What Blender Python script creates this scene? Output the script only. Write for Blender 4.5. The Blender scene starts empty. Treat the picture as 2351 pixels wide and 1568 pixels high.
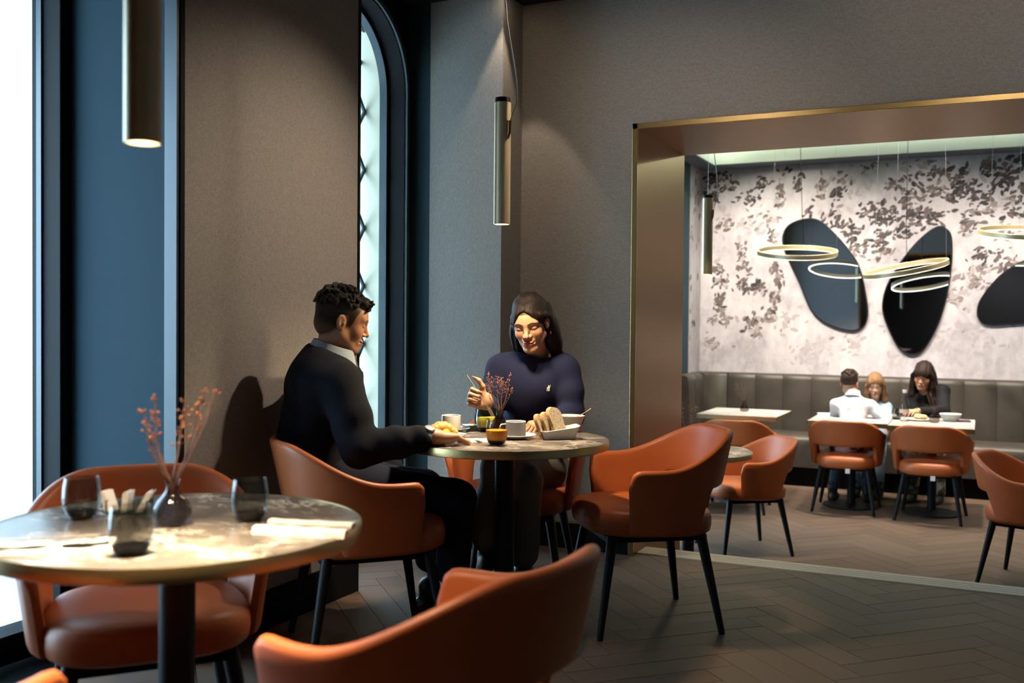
import bpy, bmesh, math, random
import numpy as np
from mathutils import Vector, Matrix
random.seed(7); RNG = np.random.RandomState(11)
PI = math.pi
S = bpy.context.scene
COL = S.collection

# ------------------------------------------------------------------ camera
FPX, CAM_H = 2285.0, 1.19
_y, _p, _r = (math.radians(a) for a in (25.34, 1.13, 0.49))
FW = np.array([-math.sin(_y)*math.cos(_p), math.cos(_y)*math.cos(_p), -math.sin(_p)])
_R0 = np.array([math.cos(_y), math.sin(_y), 0.0]); _U0 = np.cross(_R0, FW)
RT = _R0*math.cos(_r) + _U0*math.sin(_r)
UP = -_R0*math.sin(_r) + _U0*math.cos(_r)
CAM = np.array([0, 0, CAM_H])
cd = bpy.data.cameras.new('camera'); cam = bpy.data.objects.new('camera', cd); COL.objects.link(cam)
cd.sensor_width = 36.0; cd.lens = FPX/2351*36.0; cd.clip_start = 0.05; cd.clip_end = 200
M = Matrix((RT.tolist(), UP.tolist(), (-FW).tolist())).transposed().to_4x4(); M.translation = CAM
cam.matrix_world = M
cd.dof.use_dof = True; cd.dof.focus_distance = 4.25; cd.dof.aperture_fstop = 2.5
S.camera = cam
def ray(px, py): return FW*FPX + RT*(px-1175.5) - UP*(py-784)
def onz(px, py, z): d = ray(px, py); return CAM + d*((z-CAM_H)/d[2])
def onx(px, py, x): d = ray(px, py); return CAM + d*(x/d[0])
def ony(px, py, y): d = ray(px, py); return CAM + d*(y/d[1])
def at(px, py, depth): return CAM + ray(px, py)*(depth/FPX)

# ------------------------------------------------------------------ world (overcast sky) and exposure
w = bpy.data.worlds.new('sky'); S.world = w; w.use_nodes = True
bg = w.node_tree.nodes['Background']; bg.inputs[0].default_value = (0.52, 0.77, 1.0, 1); bg.inputs[1].default_value = 15.5
S.view_settings.view_transform = 'Standard'; S.view_settings.look = 'None'
S.view_settings.gamma = 1.0; S.view_settings.use_curve_mapping = False
S.view_settings.exposure = 0.0
S.cycles.max_bounces = 8; S.cycles.transparent_max_bounces = 16; S.cycles.caustics_reflective = False
S.cycles.caustics_refractive = False; S.cycles.sample_clamp_indirect = 4.0

# ------------------------------------------------------------------ object helpers
def link(o, parent=None):
    COL.objects.link(o)
    if parent is not None: o.parent = parent
    return o
def tag(o, label=None, cat=None, group=None, kind=None):
    if label: o['label'] = label
    if cat: o['category'] = cat
    if group: o['group'] = group
    if kind: o['kind'] = kind
    return o
def thing(name, label, cat, loc=(0, 0, 0), rz=0.0, group=None):
    o = bpy.data.objects.new(name, None); o.empty_display_size = 0.1
    o.location = loc; o.rotation_euler = (0, 0, rz); link(o)
    return tag(o, label, cat, group)
def copy_tree(o, parent=None):
    c = o.copy(); link(c, parent)
    for ch in list(o.children): copy_tree(ch, c)
    return c
class MB:
    """collects shapes; build() links them as one mesh object"""
    def __init__(s): s.v = []; s.f = []; s.m = []; s.cm = 0
    def add(s, vs, fs):
        n = len(s.v); s.v += [tuple(map(float, p)) for p in vs]
        s.f += [tuple(i+n for i in f) for f in fs]; s.m += [s.cm]*len(fs); return s
    def box(s, x0, x1, y0, y1, z0, z1):
        return s.add([(x0,y0,z0),(x1,y0,z0),(x1,y1,z0),(x0,y1,z0),(x0,y0,z1),(x1,y0,z1),(x1,y1,z1),(x0,y1,z1)],
                     [(0,3,2,1),(4,5,6,7),(0,1,5,4),(1,2,6,5),(2,3,7,6),(3,0,4,7)])
    def rings(s, rings, closed=True, cap0=True, cap1=True):
        n = len(rings[0]); vs = [p for r in rings for p in r]; fs = []
        for i in range(len(rings)-1):
            for j in range(n if closed else n-1):
                k = (j+1) % n
                fs.append((i*n+j, i*n+k, (i+1)*n+k, (i+1)*n+j))
        if cap0: fs.append(tuple(range(n))[::-1])
        if cap1: fs.append(tuple((len(rings)-1)*n+j for j in range(n)))
        return s.add(vs, fs)
    def lathe(s, prof, seg=32, c=(0, 0, 0), cap0=True, cap1=True):
        rs = [[(c[0]+r*math.cos(2*PI*j/seg), c[1]+r*math.sin(2*PI*j/seg), c[2]+z) for j in range(seg)] for r, z in prof]
        return s.rings(rs, True, cap0, cap1)
    def tube(s, pts, rad, seg=8):
        pts = [np.array(p, float) for p in pts]; n = len(pts)
        rad = [rad]*n if not hasattr(rad, '__len__') else rad
        rs = []; ref = None
        for i, p in enumerate(pts):
            t = pts[min(i+1, n-1)]-pts[max(i-1, 0)]; t = t/(np.linalg.norm(t)+1e-9)
            if ref is None: ref = np.array([0, 0, 1.0]) if abs(t[2]) < .9 else np.array([1.0, 0, 0])
            a = np.cross(ref, t); a /= np.linalg.norm(a)+1e-9; b = np.cross(t, a); ref = b
            rs.append([p+rad[i]*(a*math.cos(2*PI*j/seg)+b*math.sin(2*PI*j/seg)) for j in range(seg)])
        return s.rings(rs)
    def prism(s, poly, axis, a, b):
        """poly: 2-D outline, extruded along axis from a to b"""
        def P(u, v, t): return {'x': (t, u, v), 'y': (u, t, v), 'z': (u, v, t)}[axis]
        n = len(poly); vs = [P(u, v, a) for u, v in poly]+[P(u, v, b) for u, v in poly]
        return s.add(vs, [tuple(range(n))[::-1], tuple(range(n, 2*n))]+[(i, (i+1) % n, n+(i+1) % n, n+i) for i in range(n)])
    def xform(s, fn, start=0):
        s.v[start:] = [tuple(map(float, fn(np.array(p)))) for p in s.v[start:]]; return s
    def mesh(s, name, mats, smooth=False):
        me = bpy.data.meshes.new(name); me.from_pydata(s.v, [], s.f)
        for m in (mats if isinstance(mats, (list, tuple)) else [mats]): me.materials.append(m)
        if max(s.m or [0]) > 0: me.polygons.foreach_set('material_index', s.m)
        bm = bmesh.new(); bm.from_mesh(me); bmesh.ops.recalc_face_normals(bm, faces=bm.faces); bm.to_mesh(me); bm.free()
        if smooth:
            me.polygons.foreach_set('use_smooth', [True]*len(me.polygons))
            try: me.set_sharp_from_angle(angle=math.radians(smooth if smooth is not True else 40))
            except Exception: pass
        me.update(); return me
    def build(s, name, mats, parent=None, smooth=False, bevel=0):
        o = bpy.data.objects.new(name, s.mesh(name, mats, smooth)); link(o, parent)
        if bevel:
            b = o.modifiers.new('bevel', 'BEVEL'); b.width = bevel; b.segments = 2; b.limit_method = 'ANGLE'
        return o
def box_obj(name, b, mat, parent=None, bevel=0): return MB().box(*b).build(name, mat, parent, bevel=bevel)
def struct(o, label=None): o['kind'] = 'structure'; return tag(o, label)

# ------------------------------------------------------------------ materials
def nmat(name):
    m = bpy.data.materials.new(name); m.use_nodes = True; nt = m.node_tree
    return m, nt, nt.nodes['Principled BSDF']
def setp(b, **k):
    nm = {'color': 'Base Color', 'rough': 'Roughness', 'metal': 'Metallic', 'spec': 'Specular IOR Level', 'coat': 'Coat Weight',
          'coatr': 'Coat Roughness', 'sss': 'Subsurface Weight', 'sheen': 'Sheen Weight', 'aniso': 'Anisotropic', 'alpha': 'Alpha'}
    for a, v in k.items():
        b.inputs[nm[a]].default_value = (*v, 1) if a == 'color' else v
def N(nt, t, **k):
    n = nt.nodes.new(t)
    for a, v in k.items():
        if a in n.inputs.keys(): n.inputs[a].default_value = v
        else: setattr(n, a, v)
    return n
def tex_vec(nt, scale=(1, 1, 1), coord='Object', rot=(0, 0, 0)):
    tc = N(nt, 'ShaderNodeTexCoord'); mp = N(nt, 'ShaderNodeMapping'); mp.inputs['Scale'].default_value = scale
    mp.inputs['Rotation'].default_value = rot
    nt.links.new(tc.outputs[coord], mp.inputs['Vector']); return mp.outputs['Vector']
def ramp(nt, fac, stops, interp='LINEAR'):
    r = N(nt, 'ShaderNodeValToRGB'); r.color_ramp.interpolation = interp; e = r.color_ramp.elements
    while len(e) < len(stops): e.new(0.5)
    for i, (p, c) in enumerate(stops):
        e[i].position = p; e[i].color = (*c, 1) if len(c) == 3 else c
    nt.links.new(fac, r.inputs[0]); return r.outputs[0]
def bump(nt, b, h, strength=0.2, dist=0.01):
    n = N(nt, 'ShaderNodeBump', Strength=strength, Distance=dist); nt.links.new(h, n.inputs['Height']); nt.links.new(n.outputs[0], b.inputs['Normal'])
def noise(nt, vec, scale, detail=3.0, rough=0.5, dist=0.0):
    n = N(nt, 'ShaderNodeTexNoise', Scale=scale, Detail=detail, Roughness=rough, Distortion=dist)
    if vec is not None: nt.links.new(vec, n.inputs['Vector'])
    return n.outputs['Fac']
def plain(name, color, rough=.5, metal=0., spec=.5, bumps=None, **k):
    m, nt, b = nmat(name); setp(b, color=color, rough=rough, metal=metal, spec=spec, **k)
    if bumps:
        sc, st, di = bumps; bump(nt, b, noise(nt, tex_vec(nt), sc, 3), st, di)
    return m
def math2(nt, op, a, b=None, v=None):
    n = N(nt, 'ShaderNodeMath', operation=op); nt.links.new(a, n.inputs[0])
    if b is not None: nt.links.new(b, n.inputs[1])
    elif v is not None: n.inputs[1].default_value = v
    return n.outputs[0]
def fabric(name, c0, c1):
    m, nt, b = nmat(name); setp(b, rough=.85, spec=.2)
    a = noise(nt, tex_vec(nt, (480, 480, 60)), 1.0, 2); c = noise(nt, tex_vec(nt, (60, 60, 560)), 1.0, 2)
    s = math2(nt, 'ADD', a, c); s = math2(nt, 'MULTIPLY', s, v=.5)
    nt.links.new(ramp(nt, s, [(.36, c0), (.64, c1)]), b.inputs['Base Color']); bump(nt, b, s, .25, .004); return m
def leather(name, c0, c1, rough=.4):
    m, nt, b = nmat(name); setp(b, rough=rough, spec=.32)
    v = tex_vec(nt); g = noise(nt, v, 5, 3)
    nt.links.new(ramp(nt, g, [(.3, c0), (.7, c1)]), b.inputs['Base Color'])
    vo = N(nt, 'ShaderNodeTexVoronoi', Scale=420.0); nt.links.new(v, vo.inputs['Vector'])
    bump(nt, b, vo.outputs['Distance'], .12, .002); return m
def wood(name, stops, rnd=True):
    m, nt, b = nmat(name); setp(b, rough=.5, spec=.28)
    v = tex_vec(nt, (2.2, 26, 26)); 
    oi = N(nt, 'ShaderNodeObjectInfo'); ad = N(nt, 'ShaderNodeVectorMath', operation='ADD'); sc = N(nt, 'ShaderNodeVectorMath', operation='SCALE')
    sc.inputs['Scale'].default_value = 40.0; cmb = N(nt, 'ShaderNodeCombineXYZ')
    for i in range(3): nt.links.new(oi.outputs['Random'], cmb.inputs[i])
    nt.links.new(cmb.outputs[0], sc.inputs[0]); nt.links.new(v, ad.inputs[0]); nt.links.new(sc.outputs[0], ad.inputs[1])
    g = noise(nt, ad.outputs[0], 1.0, 5, .6, .6)
    g2 = math2(nt, 'MULTIPLY', oi.outputs['Random'], v=.38); g3 = math2(nt, 'MULTIPLY', g, v=.75); t = math2(nt, 'ADD', g2, g3)
    nt.links.new(ramp(nt, t, stops), b.inputs['Base Color'])
    bump(nt, b, g, .15, .002)
    rr = N(nt, 'ShaderNodeMapRange'); rr.inputs['To Min'].default_value = .52; rr.inputs['To Max'].default_value = .75
    nt.links.new(g, rr.inputs['Value']); nt.links.new(rr.outputs[0], b.inputs['Roughness']); return m
def marble(name, base0, base1, vein, vw=.03):
    m, nt, b = nmat(name); setp(b, rough=.22, spec=.5)
    v = tex_vec(nt, (1, 1, 1), rot=(0, 0, .5)); n0 = noise(nt, v, 3.5, 6, .6, 1.2)
    n1 = noise(nt, tex_vec(nt, (3.2, 7.5, 5), rot=(0, 0, .5)), 1.0, 9, .62, 2.6)
    rdg = math2(nt, 'ABSOLUTE', math2(nt, 'SUBTRACT', n1, v=.5))
    n2 = noise(nt, v, 4.0, 3)
    base = ramp(nt, n0, [(.3, base0), (.7, base1)])
    vm = ramp(nt, rdg, [(0, (1, 1, 1)), (vw, (.25, .25, .25)), (vw*2.6, (0, 0, 0))]); msk = ramp(nt, n2, [(.46, (0, 0, 0)), (.6, (1, 1, 1))])
    f = math2(nt, 'MULTIPLY', vm, msk)
    mx = N(nt, 'ShaderNodeMix', data_type='RGBA'); nt.links.new(f, mx.inputs['Factor']); nt.links.new(base, mx.inputs[6]); mx.inputs[7].default_value = (*vein, 1)
    nt.links.new(mx.outputs[2], b.inputs['Base Color']); return m
def thin_glass(name, tint=(1, 1, 1), ior=1.45, rough=0.0):
    m = bpy.data.materials.new(name); m.use_nodes = True; nt = m.node_tree; nt.nodes.clear()
    o = N(nt, 'ShaderNodeOutputMaterial'); t = N(nt, 'ShaderNodeBsdfTransparent'); g = N(nt, 'ShaderNodeBsdfGlossy'); mx = N(nt, 'ShaderNodeMixShader')
    t.inputs[0].default_value = (*tint, 1); g.inputs['Roughness'].default_value = rough
    ge = N(nt, 'ShaderNodeNewGeometry'); dt = N(nt, 'ShaderNodeVectorMath', operation='DOT_PRODUCT')   # Schlick, same from both sides of the thin wall
    nt.links.new(ge.outputs['Normal'], dt.inputs[0]); nt.links.new(ge.outputs['Incoming'], dt.inputs[1])
    c = math2(nt, 'ABSOLUTE', dt.outputs['Value']); c = math2(nt, 'POWER', math2(nt, 'SUBTRACT', math2(nt, 'MULTIPLY', c, v=-1.0), v=-1.0), v=5.0)
    f0 = ((ior-1)/(ior+1))**2; c = math2(nt, 'ADD', math2(nt, 'MULTIPLY', c, v=1-f0), v=f0)
    nt.links.new(c, mx.inputs[0]); nt.links.new(t.outputs[0], mx.inputs[1]); nt.links.new(g.outputs[0], mx.inputs[2]); nt.links.new(mx.outputs[0], o.inputs[0]); return m
def emit(name, color, strength):
    m = bpy.data.materials.new(name); m.use_nodes = True; nt = m.node_tree; nt.nodes.clear()
    o = N(nt, 'ShaderNodeOutputMaterial'); e = N(nt, 'ShaderNodeEmission'); e.inputs[0].default_value = (*color, 1); e.inputs[1].default_value = strength
    nt.links.new(e.outputs[0], o.inputs[0]); return m
def vcol(name, rough=.5, spec=.4, sss=0., sheen=0., bumps=None, aniso_vec=None, scale=1.):
    m, nt, b = nmat(name); setp(b, rough=rough, spec=spec, sss=sss, sheen=sheen)
    if sss: b.inputs['Subsurface Radius'].default_value = (.012, .004, .002); b.inputs['Subsurface Scale'].default_value = .6
    a = N(nt, 'ShaderNodeVertexColor', layer_name='Col'); nt.links.new(a.outputs[0], b.inputs['Base Color'])
    if bumps:
        sc, st, di = bumps; bump(nt, b, noise(nt, tex_vec(nt), sc, 4), st, di)
    return m
MT = dict(
    brown_fabric=fabric('wall_fabric', (.235, .214, .20), (.345, .318, .30)),
    ceiling=plain('ceiling_paint', (.012, .012, .013), .8),
    blue=plain('blue_paint', (.020, .045, .062), .75, spec=.15, bumps=(60, .05, .002)),
    bluelt=plain('blue_trim', (.022, .045, .06), .35),
    black=plain('black_lacquer', (.004, .0045, .006), .6, spec=.12),
    blackmetal=plain('black_metal', (.0055, .006, .008), .5, spec=.2, bumps=(300, .05, .001)),
    stone=plain('stone', (.78, .78, .76), .8, bumps=(9, .4, .01)),
    render_cream=plain('cream_plaster', (.86, .80, .62), .85, bumps=(30, .25, .004)),
    bronze=plain('bronze_panel', (.29, .152, .060), .34, 1.0, bumps=(200, .03, .001)),
    brass=plain('brushed_brass', (.46, .34, .15), .32, 1.0),
    gold=plain('champagne_metal', (.56, .455, .28), .42, .5),
    leather=leather('cognac_leather', (.345, .088, .026), (.41, .110, .034), .42),
    greyleather=leather('grey_brown_leather', (.030, .026, .022), (.046, .040, .034), .45),
    plank=wood('oak_plank', [(.15, (.060, .040, .028)), (.55, (.085, .057, .041)), (.95, (.114, .078, .057))]),
    stair_nosing=plain('stone_nosing', (.44, .42, .36), .7, bumps=(240, .8, .004)),
    marble=marble('dark_marble', (.07, .062, .056), (.14, .122, .108), (.66, .61, .54), .026),
    marble_lit=marble('brightly_lit_marble', (.42, .41, .40), (.56, .545, .53), (.80, .78, .76), .03),  # back tops: the bright light on them is put into this paler colour
    white=plain('white_ceramic', (.72, .71, .69), .18),
    napkin=plain('napkin_cloth', (.8, .78, .74), .9, bumps=(400, .2, .002)),
    steel=plain('steel', (.66, .63, .58), .24, .8),
    smoke=thin_glass('smoked_glass', (.52, .53, .50), 1.7),
    smokedark=thin_glass('smoked_glass_base', (.12, .12, .11)),
    clear=thin_glass('clear_glass', (.93, .95, .95)),
    pane=thin_glass('window_pane', (.96, .98, .98)),
    vase=thin_glass('amethyst_glass', (.52, .46, .45)),
    twig=plain('dried_twig', (.10, .05, .035), .8),
    berry=plain('dried_berry', (.24, .08, .03), .7),
    mirror=plain('mirror_silver', (.30, .345, .42), .015, 1.0),
    orange=plain('orange_juice', (.95, .30, .012), .25), yellow=plain('green_juice', (.74, .66, .09), .25), juiceglass=thin_glass('light_smoked_glass', (.86, .86, .83)),
    water=thin_glass('water', (.9, .93, .95), 1.33),
    lamp=emit('lamp_glow', (1.0, .80, .55), 40.0),
    led=emit('led_glow', (1.0, .93, .72), 22.0),
    cove=emit('cove_led', (.85, 1.0, .74), 32.0),
    cable=plain('steel_cable', (.35, .35, .36), .35, .8), paper=plain('paper', (.75, .74, .72), .8),
)
# ------------------------------------------------------------------ dimensions
XW, XP = -2.48, -2.254          # window wall plane, far pier plane
YO, YOB = 4.86, 5.71            # opening wall front and back
XJ, XJ2 = -1.598, 2.0           # jambs of the opening
ZH = 2.172                      # underside of the opening
ZC = 2.88                       # dark ceiling
ZB = -0.36                      # lower floor of the back room
YB = 10.4; XLB = -2.72; ZCB = 2.805
XR, YN = 3.2, -3.0

def portal(loc, rot, sx, sy):
    l = bpy.data.lights.new('window_portal', 'AREA'); l.shape = 'RECTANGLE'; l.size = sx; l.size_y = sy
    try: l.cycles.is_portal = True
    except Exception: pass
    o = bpy.data.objects.new('window_portal', l); o.location = loc; o.rotation_euler = rot; link(o); return o
for yc, ww in ((1.75, 1.7), (4.14, .96), (6.85, 1.3)):
    portal((-3.80 if yc < 6 else XLB-.33, yc, 1.3 if yc < 6 else 1.2), (0, -PI/2, 0), 3.0, ww)

def spot(parent, loc, target, power, size, blend=.3, color=(1, .72, .42), radius=.025):
    l = bpy.data.lights.new('spot_light', 'SPOT'); l.energy = power; l.spot_size = math.radians(size); l.spot_blend = blend
    l.color = color; l.shadow_soft_size = radius
    o = bpy.data.objects.new('spot_light', l); o.location = loc; d = Vector(target)-Vector(loc)
    o.rotation_euler = d.to_track_quat('-Z', 'Y').to_euler(); link(o)
    if parent is not None: o.parent = parent
    return o

# ------------------------------------------------------------------ floors
def clip_rect(poly, x0, x1, y0, y1):
    for ax, lim, sg in ((0, x0, 1), (0, x1, -1), (1, y0, 1), (1, y1, -1)):
        out = []
        for i in range(len(poly)):
            a, b = poly[i], poly[(i+1) % len(poly)]; da, db = sg*(a[ax]-lim), sg*(b[ax]-lim)
            if da >= 0: out.append(a)
            if da*db < 0: t = da/(da-db); out.append((a[0]+t*(b[0]-a[0]), a[1]+t*(b[1]-a[1])))
        poly = out
        if len(poly) < 3: return None
    return poly
PL, PW, GAP, PT = .59, .118, .0012, .012
def plank_mesh(poly):
    mb = MB(); mb.prism(poly, 'z', -PT, 0); return mb.mesh('plank', MT['plank'])
FULL = None
def herringbone(parent, ztop, rect, focus, nmax=290):
    """planks at 45 degrees; the nmax nearest to focus are objects, the rest one part"""
    global FULL
    c45 = math.sqrt(.5); x0, x1, y0, y1 = rect; todo = []
    for m in range(-140, 141):
        for c in range(-16, 17):
            for hor in (0, 1):
                a, b = c*PL+m*PW, -c*PL+m*PW
                if hor: u0, u1, v0, v1 = a, a+PL, b, b+PW
                else: u0, u1, v0, v1 = a, a+PW, b+PW, b+PW+PL
                uc, vc = (u0+u1)/2, (v0+v1)/2; X, Y = c45*(uc-vc)-.35, c45*(uc+vc)+3.2
                if x0-.4 < X < x1+.4 and y0-.4 < Y < y1+.4: todo.append((X, Y, 45 if hor else 135))
    todo.sort(key=lambda t: (t[0]-focus[0])**2+(t[1]-focus[1])**2*.6)
    hl, hw = PL/2-GAP, PW/2-GAP; rest = MB(); n = 0
    loc_poly = [(-hl, -hw), (hl, -hw), (hl, hw), (-hl, hw)]
    if FULL is None: FULL = plank_mesh(loc_poly)
    for X, Y, ang in todo:
        ca, sa = math.cos(math.radians(ang)), math.sin(math.radians(ang))
        wp = [(X+ca*u-sa*v, Y+sa*u+ca*v) for u, v in loc_poly]; cp = clip_rect(wp, *rect)
        if cp is None: continue
        full = all(x0 <= p[0] <= x1 and y0 <= p[1] <= y1 for p in wp); dz = RNG.uniform(-.0004, .0004)
        if n < nmax:
            me = FULL if full else plank_mesh([(ca*(p[0]-X)+sa*(p[1]-Y), -sa*(p[0]-X)+ca*(p[1]-Y)) for p in cp])
            o = bpy.data.objects.new('plank', me); o.location = (X, Y, ztop+dz); o.rotation_euler = (0, 0, math.radians(ang)); link(o, parent); n += 1
        else: rest.prism([(p[0], p[1]) for p in cp], 'z', ztop-PT, ztop)
    if rest.f: tag(rest.build('planks_far', MT['plank'], parent), kind='stuff')
floor = struct(box_obj('floor', (XW-1.0, XR, YN, YO+.04, -.10, -.0135), MT['black']), 'grey-brown herringbone oak floor of the front dining room')
herringbone(floor, 0.0, (XW-.35, XR, YN, YO+.04), (-.55, 3.7))
floorb = struct(box_obj('floor', (XLB-.3, XR, YO+.19, YB+.1, ZB-.10, ZB-.0135), MT['black']), 'sunlit herringbone oak floor of the lower back room')
herringbone(floorb, ZB, (XLB-.3, XR, 5.4, YB), (-.75, 8.0))
# step down between the rooms with its stone nosing
nose = MB(); nose.box(XJ, XJ2, YO+.042, YO+.195, -.05, .006); nose.cm = 1
for k in range(3): nose.box(XJ+.1, XJ2, YO+.075+k*.035, YO+.083+k*.035, .006, .0075)
struct(nose.build('trim_1', [MT['stair_nosing'], MT['stair_nosing']], bevel=.003), 'rough grey stone nosing at the edge of the step down')
stp = struct(MB().box(XJ, XJ2, YO+.04, YO+.5, ZB-.05, ZB/2).build('step', MT['plank']), 'intermediate oak step below the stone nosing')
MB().box(XJ, XJ2, YO+.04, YO+.17, ZB/2, -.05).build('riser', MT['black'], stp)

# ------------------------------------------------------------------ window wall on the left
WY1 = (0.9, 2.59); WY2 = (3.66, 4.618); WY3 = (-2.2, .2)
wl = struct(box_obj('wall_left', (XW-.48, XW, WY1[1]+.012, WY2[0], 0, ZC), MT['brown_fabric']), 'fabric covered pier between the two windows, taupe')
box_obj('corner_bead', (XW-.001, XW+.004, WY2[0]-.012, WY2[0]+.004, .15, ZC), MT['black'], wl)
box_obj('corner_bead', (XW-.001, XW+.004, WY1[1]-.006, WY1[1]+.014, .15, ZC), MT['black'], wl)
box_obj('casing', (XW-.055, XW-.001, WY1[1]-.02, WY1[1]+.012, 0, ZC), MT['bluelt'], wl)
box_obj('reveal_panel', (-3.0, XW-.055, WY1[1]-.002, WY1[1]+.012, 0, ZC), MT['blue'], wl)
struct(box_obj('wall_left', (XW-.48, XW, YN, WY1[0], 0, ZC), MT['brown_fabric']), 'fabric covered wall beside the large window, behind the viewer')
struct(box_obj('baseboard_left', (XW-.02, XW+.012, WY1[1]+.02, WY2[0]-.004, 0, .15), MT['black'], bevel=.002), 'black baseboard under the taupe fabric pier')
# exterior masonry
struct(box_obj('exterior_wall', (-3.75, -3.17, WY1[1]+.004, WY2[0]-.03, -.2, 3.2), MT['stone']), 'sunlit pale stone jamb outside the large left window')
struct(box_obj('exterior_wall', (-3.75, -3.17, WY1[1]-.006, WY1[1]+.05, -.2, .515), MT['stone']), 'lower course of the stone jamb outside the left window')
struct(box_obj('exterior_wall', (-3.75, -2.96, YN, WY1[0], -.2, 3.2), MT['stone']), 'stone wall outside, beyond the large left window')

struct(MB().box(-3.75, -3.0, YN, WY2[0]-.03, 2.50, 3.2).build('exterior_wall', MT['stone']), 'stone lintel above the large windows outside')
struct(MB().box(-9.0, -3.0, -6, 9, -.42, -.22).build('pavement', plain('pavement', (.42, .43, .42), .8)), 'pale pavement outside the windows')
struct(MB().box(-5.0, -3.0, -6, 9, 2.72, 3.05).build('shade_slab', MT['stone']), 'unseen slab added above the pavement to shade the windows')  # added out of view to keep high sky light off the window reveals

def big_window(name, y0, y1, label, far=True):
    fr = MB()
    for ya, yb in ((y1-.05, y1+.004), (y0-.004, y0+.05), ((y0+y1)/2-.04, (y0+y1)/2+.04)):
        fr.box(-3.12, -3.0, ya, yb, 0, ZC)
    fr.box(-3.12, -3.0, y0, y1, 0, .1); fr.box(-3.12, -3.0, y0, y1, ZC-.12, ZC)
    o = struct(fr.build(name, MT['black'], bevel=.004), label)
    tr = MB()
    tr.box(-3.165, -3.14, y1-.022, y1+.003, 0, ZC); tr.box(-3.115, -3.09, y1-.058, y1-.05, 0, ZC)
    tr.build('glazing_bead', MT['bluelt'], o)
    MB().box(-3.17, -3.12, y1-.03, y1+.004, 0, ZC).build('outer_frame', MT['black'], o)
    MB().box(-3.075, -3.069, y0+.05, (y0+y1)/2-.04, .1, ZC-.12).build('pane', MT['pane'], o)
    MB().box(-3.075, -3.069, (y0+y1)/2+.04, y1-.05, .1, ZC-.12).build('pane', MT['pane'], o)
    return o
big_window('window_1', *WY1, 'large dark framed window at the left edge')
# arched window in its recess
YC2 = (WY2[0]+WY2[1])/2; RA = .415; ZS = 2.40
def arch_pts(r, zs, z0, n=28): 
    return [(YC2+r, z0)]+[(YC2+r*math.cos(PI*i/n), zs+r*math.sin(PI*i/n)) for i in range(n+1)]+[(YC2-r, z0)]
def arch_ring(mb, r0, r1, xa, xb, z0=.0, n=28):
    A, B = arch_pts(r0, ZS, z0, n), arch_pts(r1, ZS, z0, n); k = len(A)
    rs = [[(xa, *A[i]), (xa, *B[i]), (xb, *B[i]), (xb, *A[i])] for i in range(k)]
    return mb.rings(rs)
w2 = arch_ring(MB(), RA, RA+.07, -2.90, -2.80)
def spandrel(mb, r, xa, xb, y0, y1, z1, n=28):
    A = arch_pts(r, ZS, 0, n)[1:-1]
    for i in range(n):
        (ya, za), (yb, zb) = A[i], A[i+1]
        mb.prism([(ya, za), (yb, zb), (yb, z1), (ya, z1)], 'x', xa, xb)
    mb.box(xa, xb, YC2+r, y1, 0, z1); mb.box(xa, xb, y0, YC2-r, 0, z1); return mb
w2 = spandrel(w2, RA+.06, -2.885, -2.815, WY2[0], WY2[1], ZC)
win2 = struct(w2.build('window_2', MT['black'], smooth=25), 'tall arched window with dark frame in the recess')
arch_ring(MB(), RA-.018, RA, -2.945, -2.90).build('glazing_bead', MT['bluelt'], win2, smooth=25)
arch_ring(MB(), RA+.005, RA+.03, -2.80, -2.785).build('glazing_bead', MT['bluelt'], win2, smooth=25)
pn = MB(); pp = arch_pts(RA, ZS, 0); pn.prism(pp, 'x', -2.918, -2.912); pn.build('pane', MT['pane'], win2)
for zz in (.35, 1.35, 2.2): MB().tube([(-2.795, WY2[1]-.03, zz), (-2.795, WY2[1]-.03, zz+.09)], .008).build('hinge', MT['blackmetal'], win2)
MB().box(-2.965, -2.83, WY2[0]+.01, WY2[1], 0, .10).build('sill', MT['black'], win2)
ext2 = MB(); arch_ring(ext2, RA+.045, RA+.25, -3.45, -2.945, -.2)
struct(ext2.build('exterior_wall', MT['render_cream'], smooth=25), 'cream plaster reveal outside the arched window')
gr = MB(); bars = []
P2 = .317
for s in (-1, 1):
    k = -6
    for k in range(-5, 12):
        ya, yb = YC2-RA-.04, YC2+RA+.04; z_at = 2.33-.317*k
        slope = s*P2*.5/.115
        za, zb = (z_at-slope*(yb-ya), z_at)
        pts = [(-3.08, ya, za), (-3.08, yb, zb)]
        lo, hi = -.05, 2.62
        P0, P1 = np.array(pts[0]), np.array(pts[1]); d = P1-P0
        t = sorted([(lo-P0[2])/d[2], (hi-P0[2])/d[2]]); t0, t1 = max(0, t[0]), min(1, t[1])
        if t1 > t0+.02: bars.append((P0+d*t0, P0+d*t1))
gobj = thing('window_grille', 'diamond lattice iron grille outside the arched window', 'grille', (-3.08, YC2, 0))
for a, b in bars:
    o = MB().tube([a, b], .011, 6).xform(lambda p: p-np.array([-3.08, YC2, 0])).build('grille_bar', MT['bluelt'], gobj)
# far pier with blue reveal
pier = struct(box_obj('wall_left', (-2.681, XP, WY2[1], YO+.05, 0, ZC), MT['brown_fabric']), 'grey fabric pier jutting out beside the arched window')
box_obj('reveal_panel', (-2.82, -2.681, WY2[1]-.001, YO, 0, ZC), MT['blue'], pier)
MB().box(-2.98, -2.82, WY2[1]+.002, YO, 0, ZC).build('reveal_core', MT['black'], pier)
struct(MB().box(-2.70, XP+.012, WY2[1]-.012, YO, 0, .15).build('baseboard_left', MT['black'], bevel=.002), 'black baseboard of the grey fabric pier')
struct(MB().box(-2.98, XW-.02, WY2[0]-.02, WY2[0]+.004, 0, ZC).build('wall_left', MT['black']), 'dark side of the arched window recess')

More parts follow.
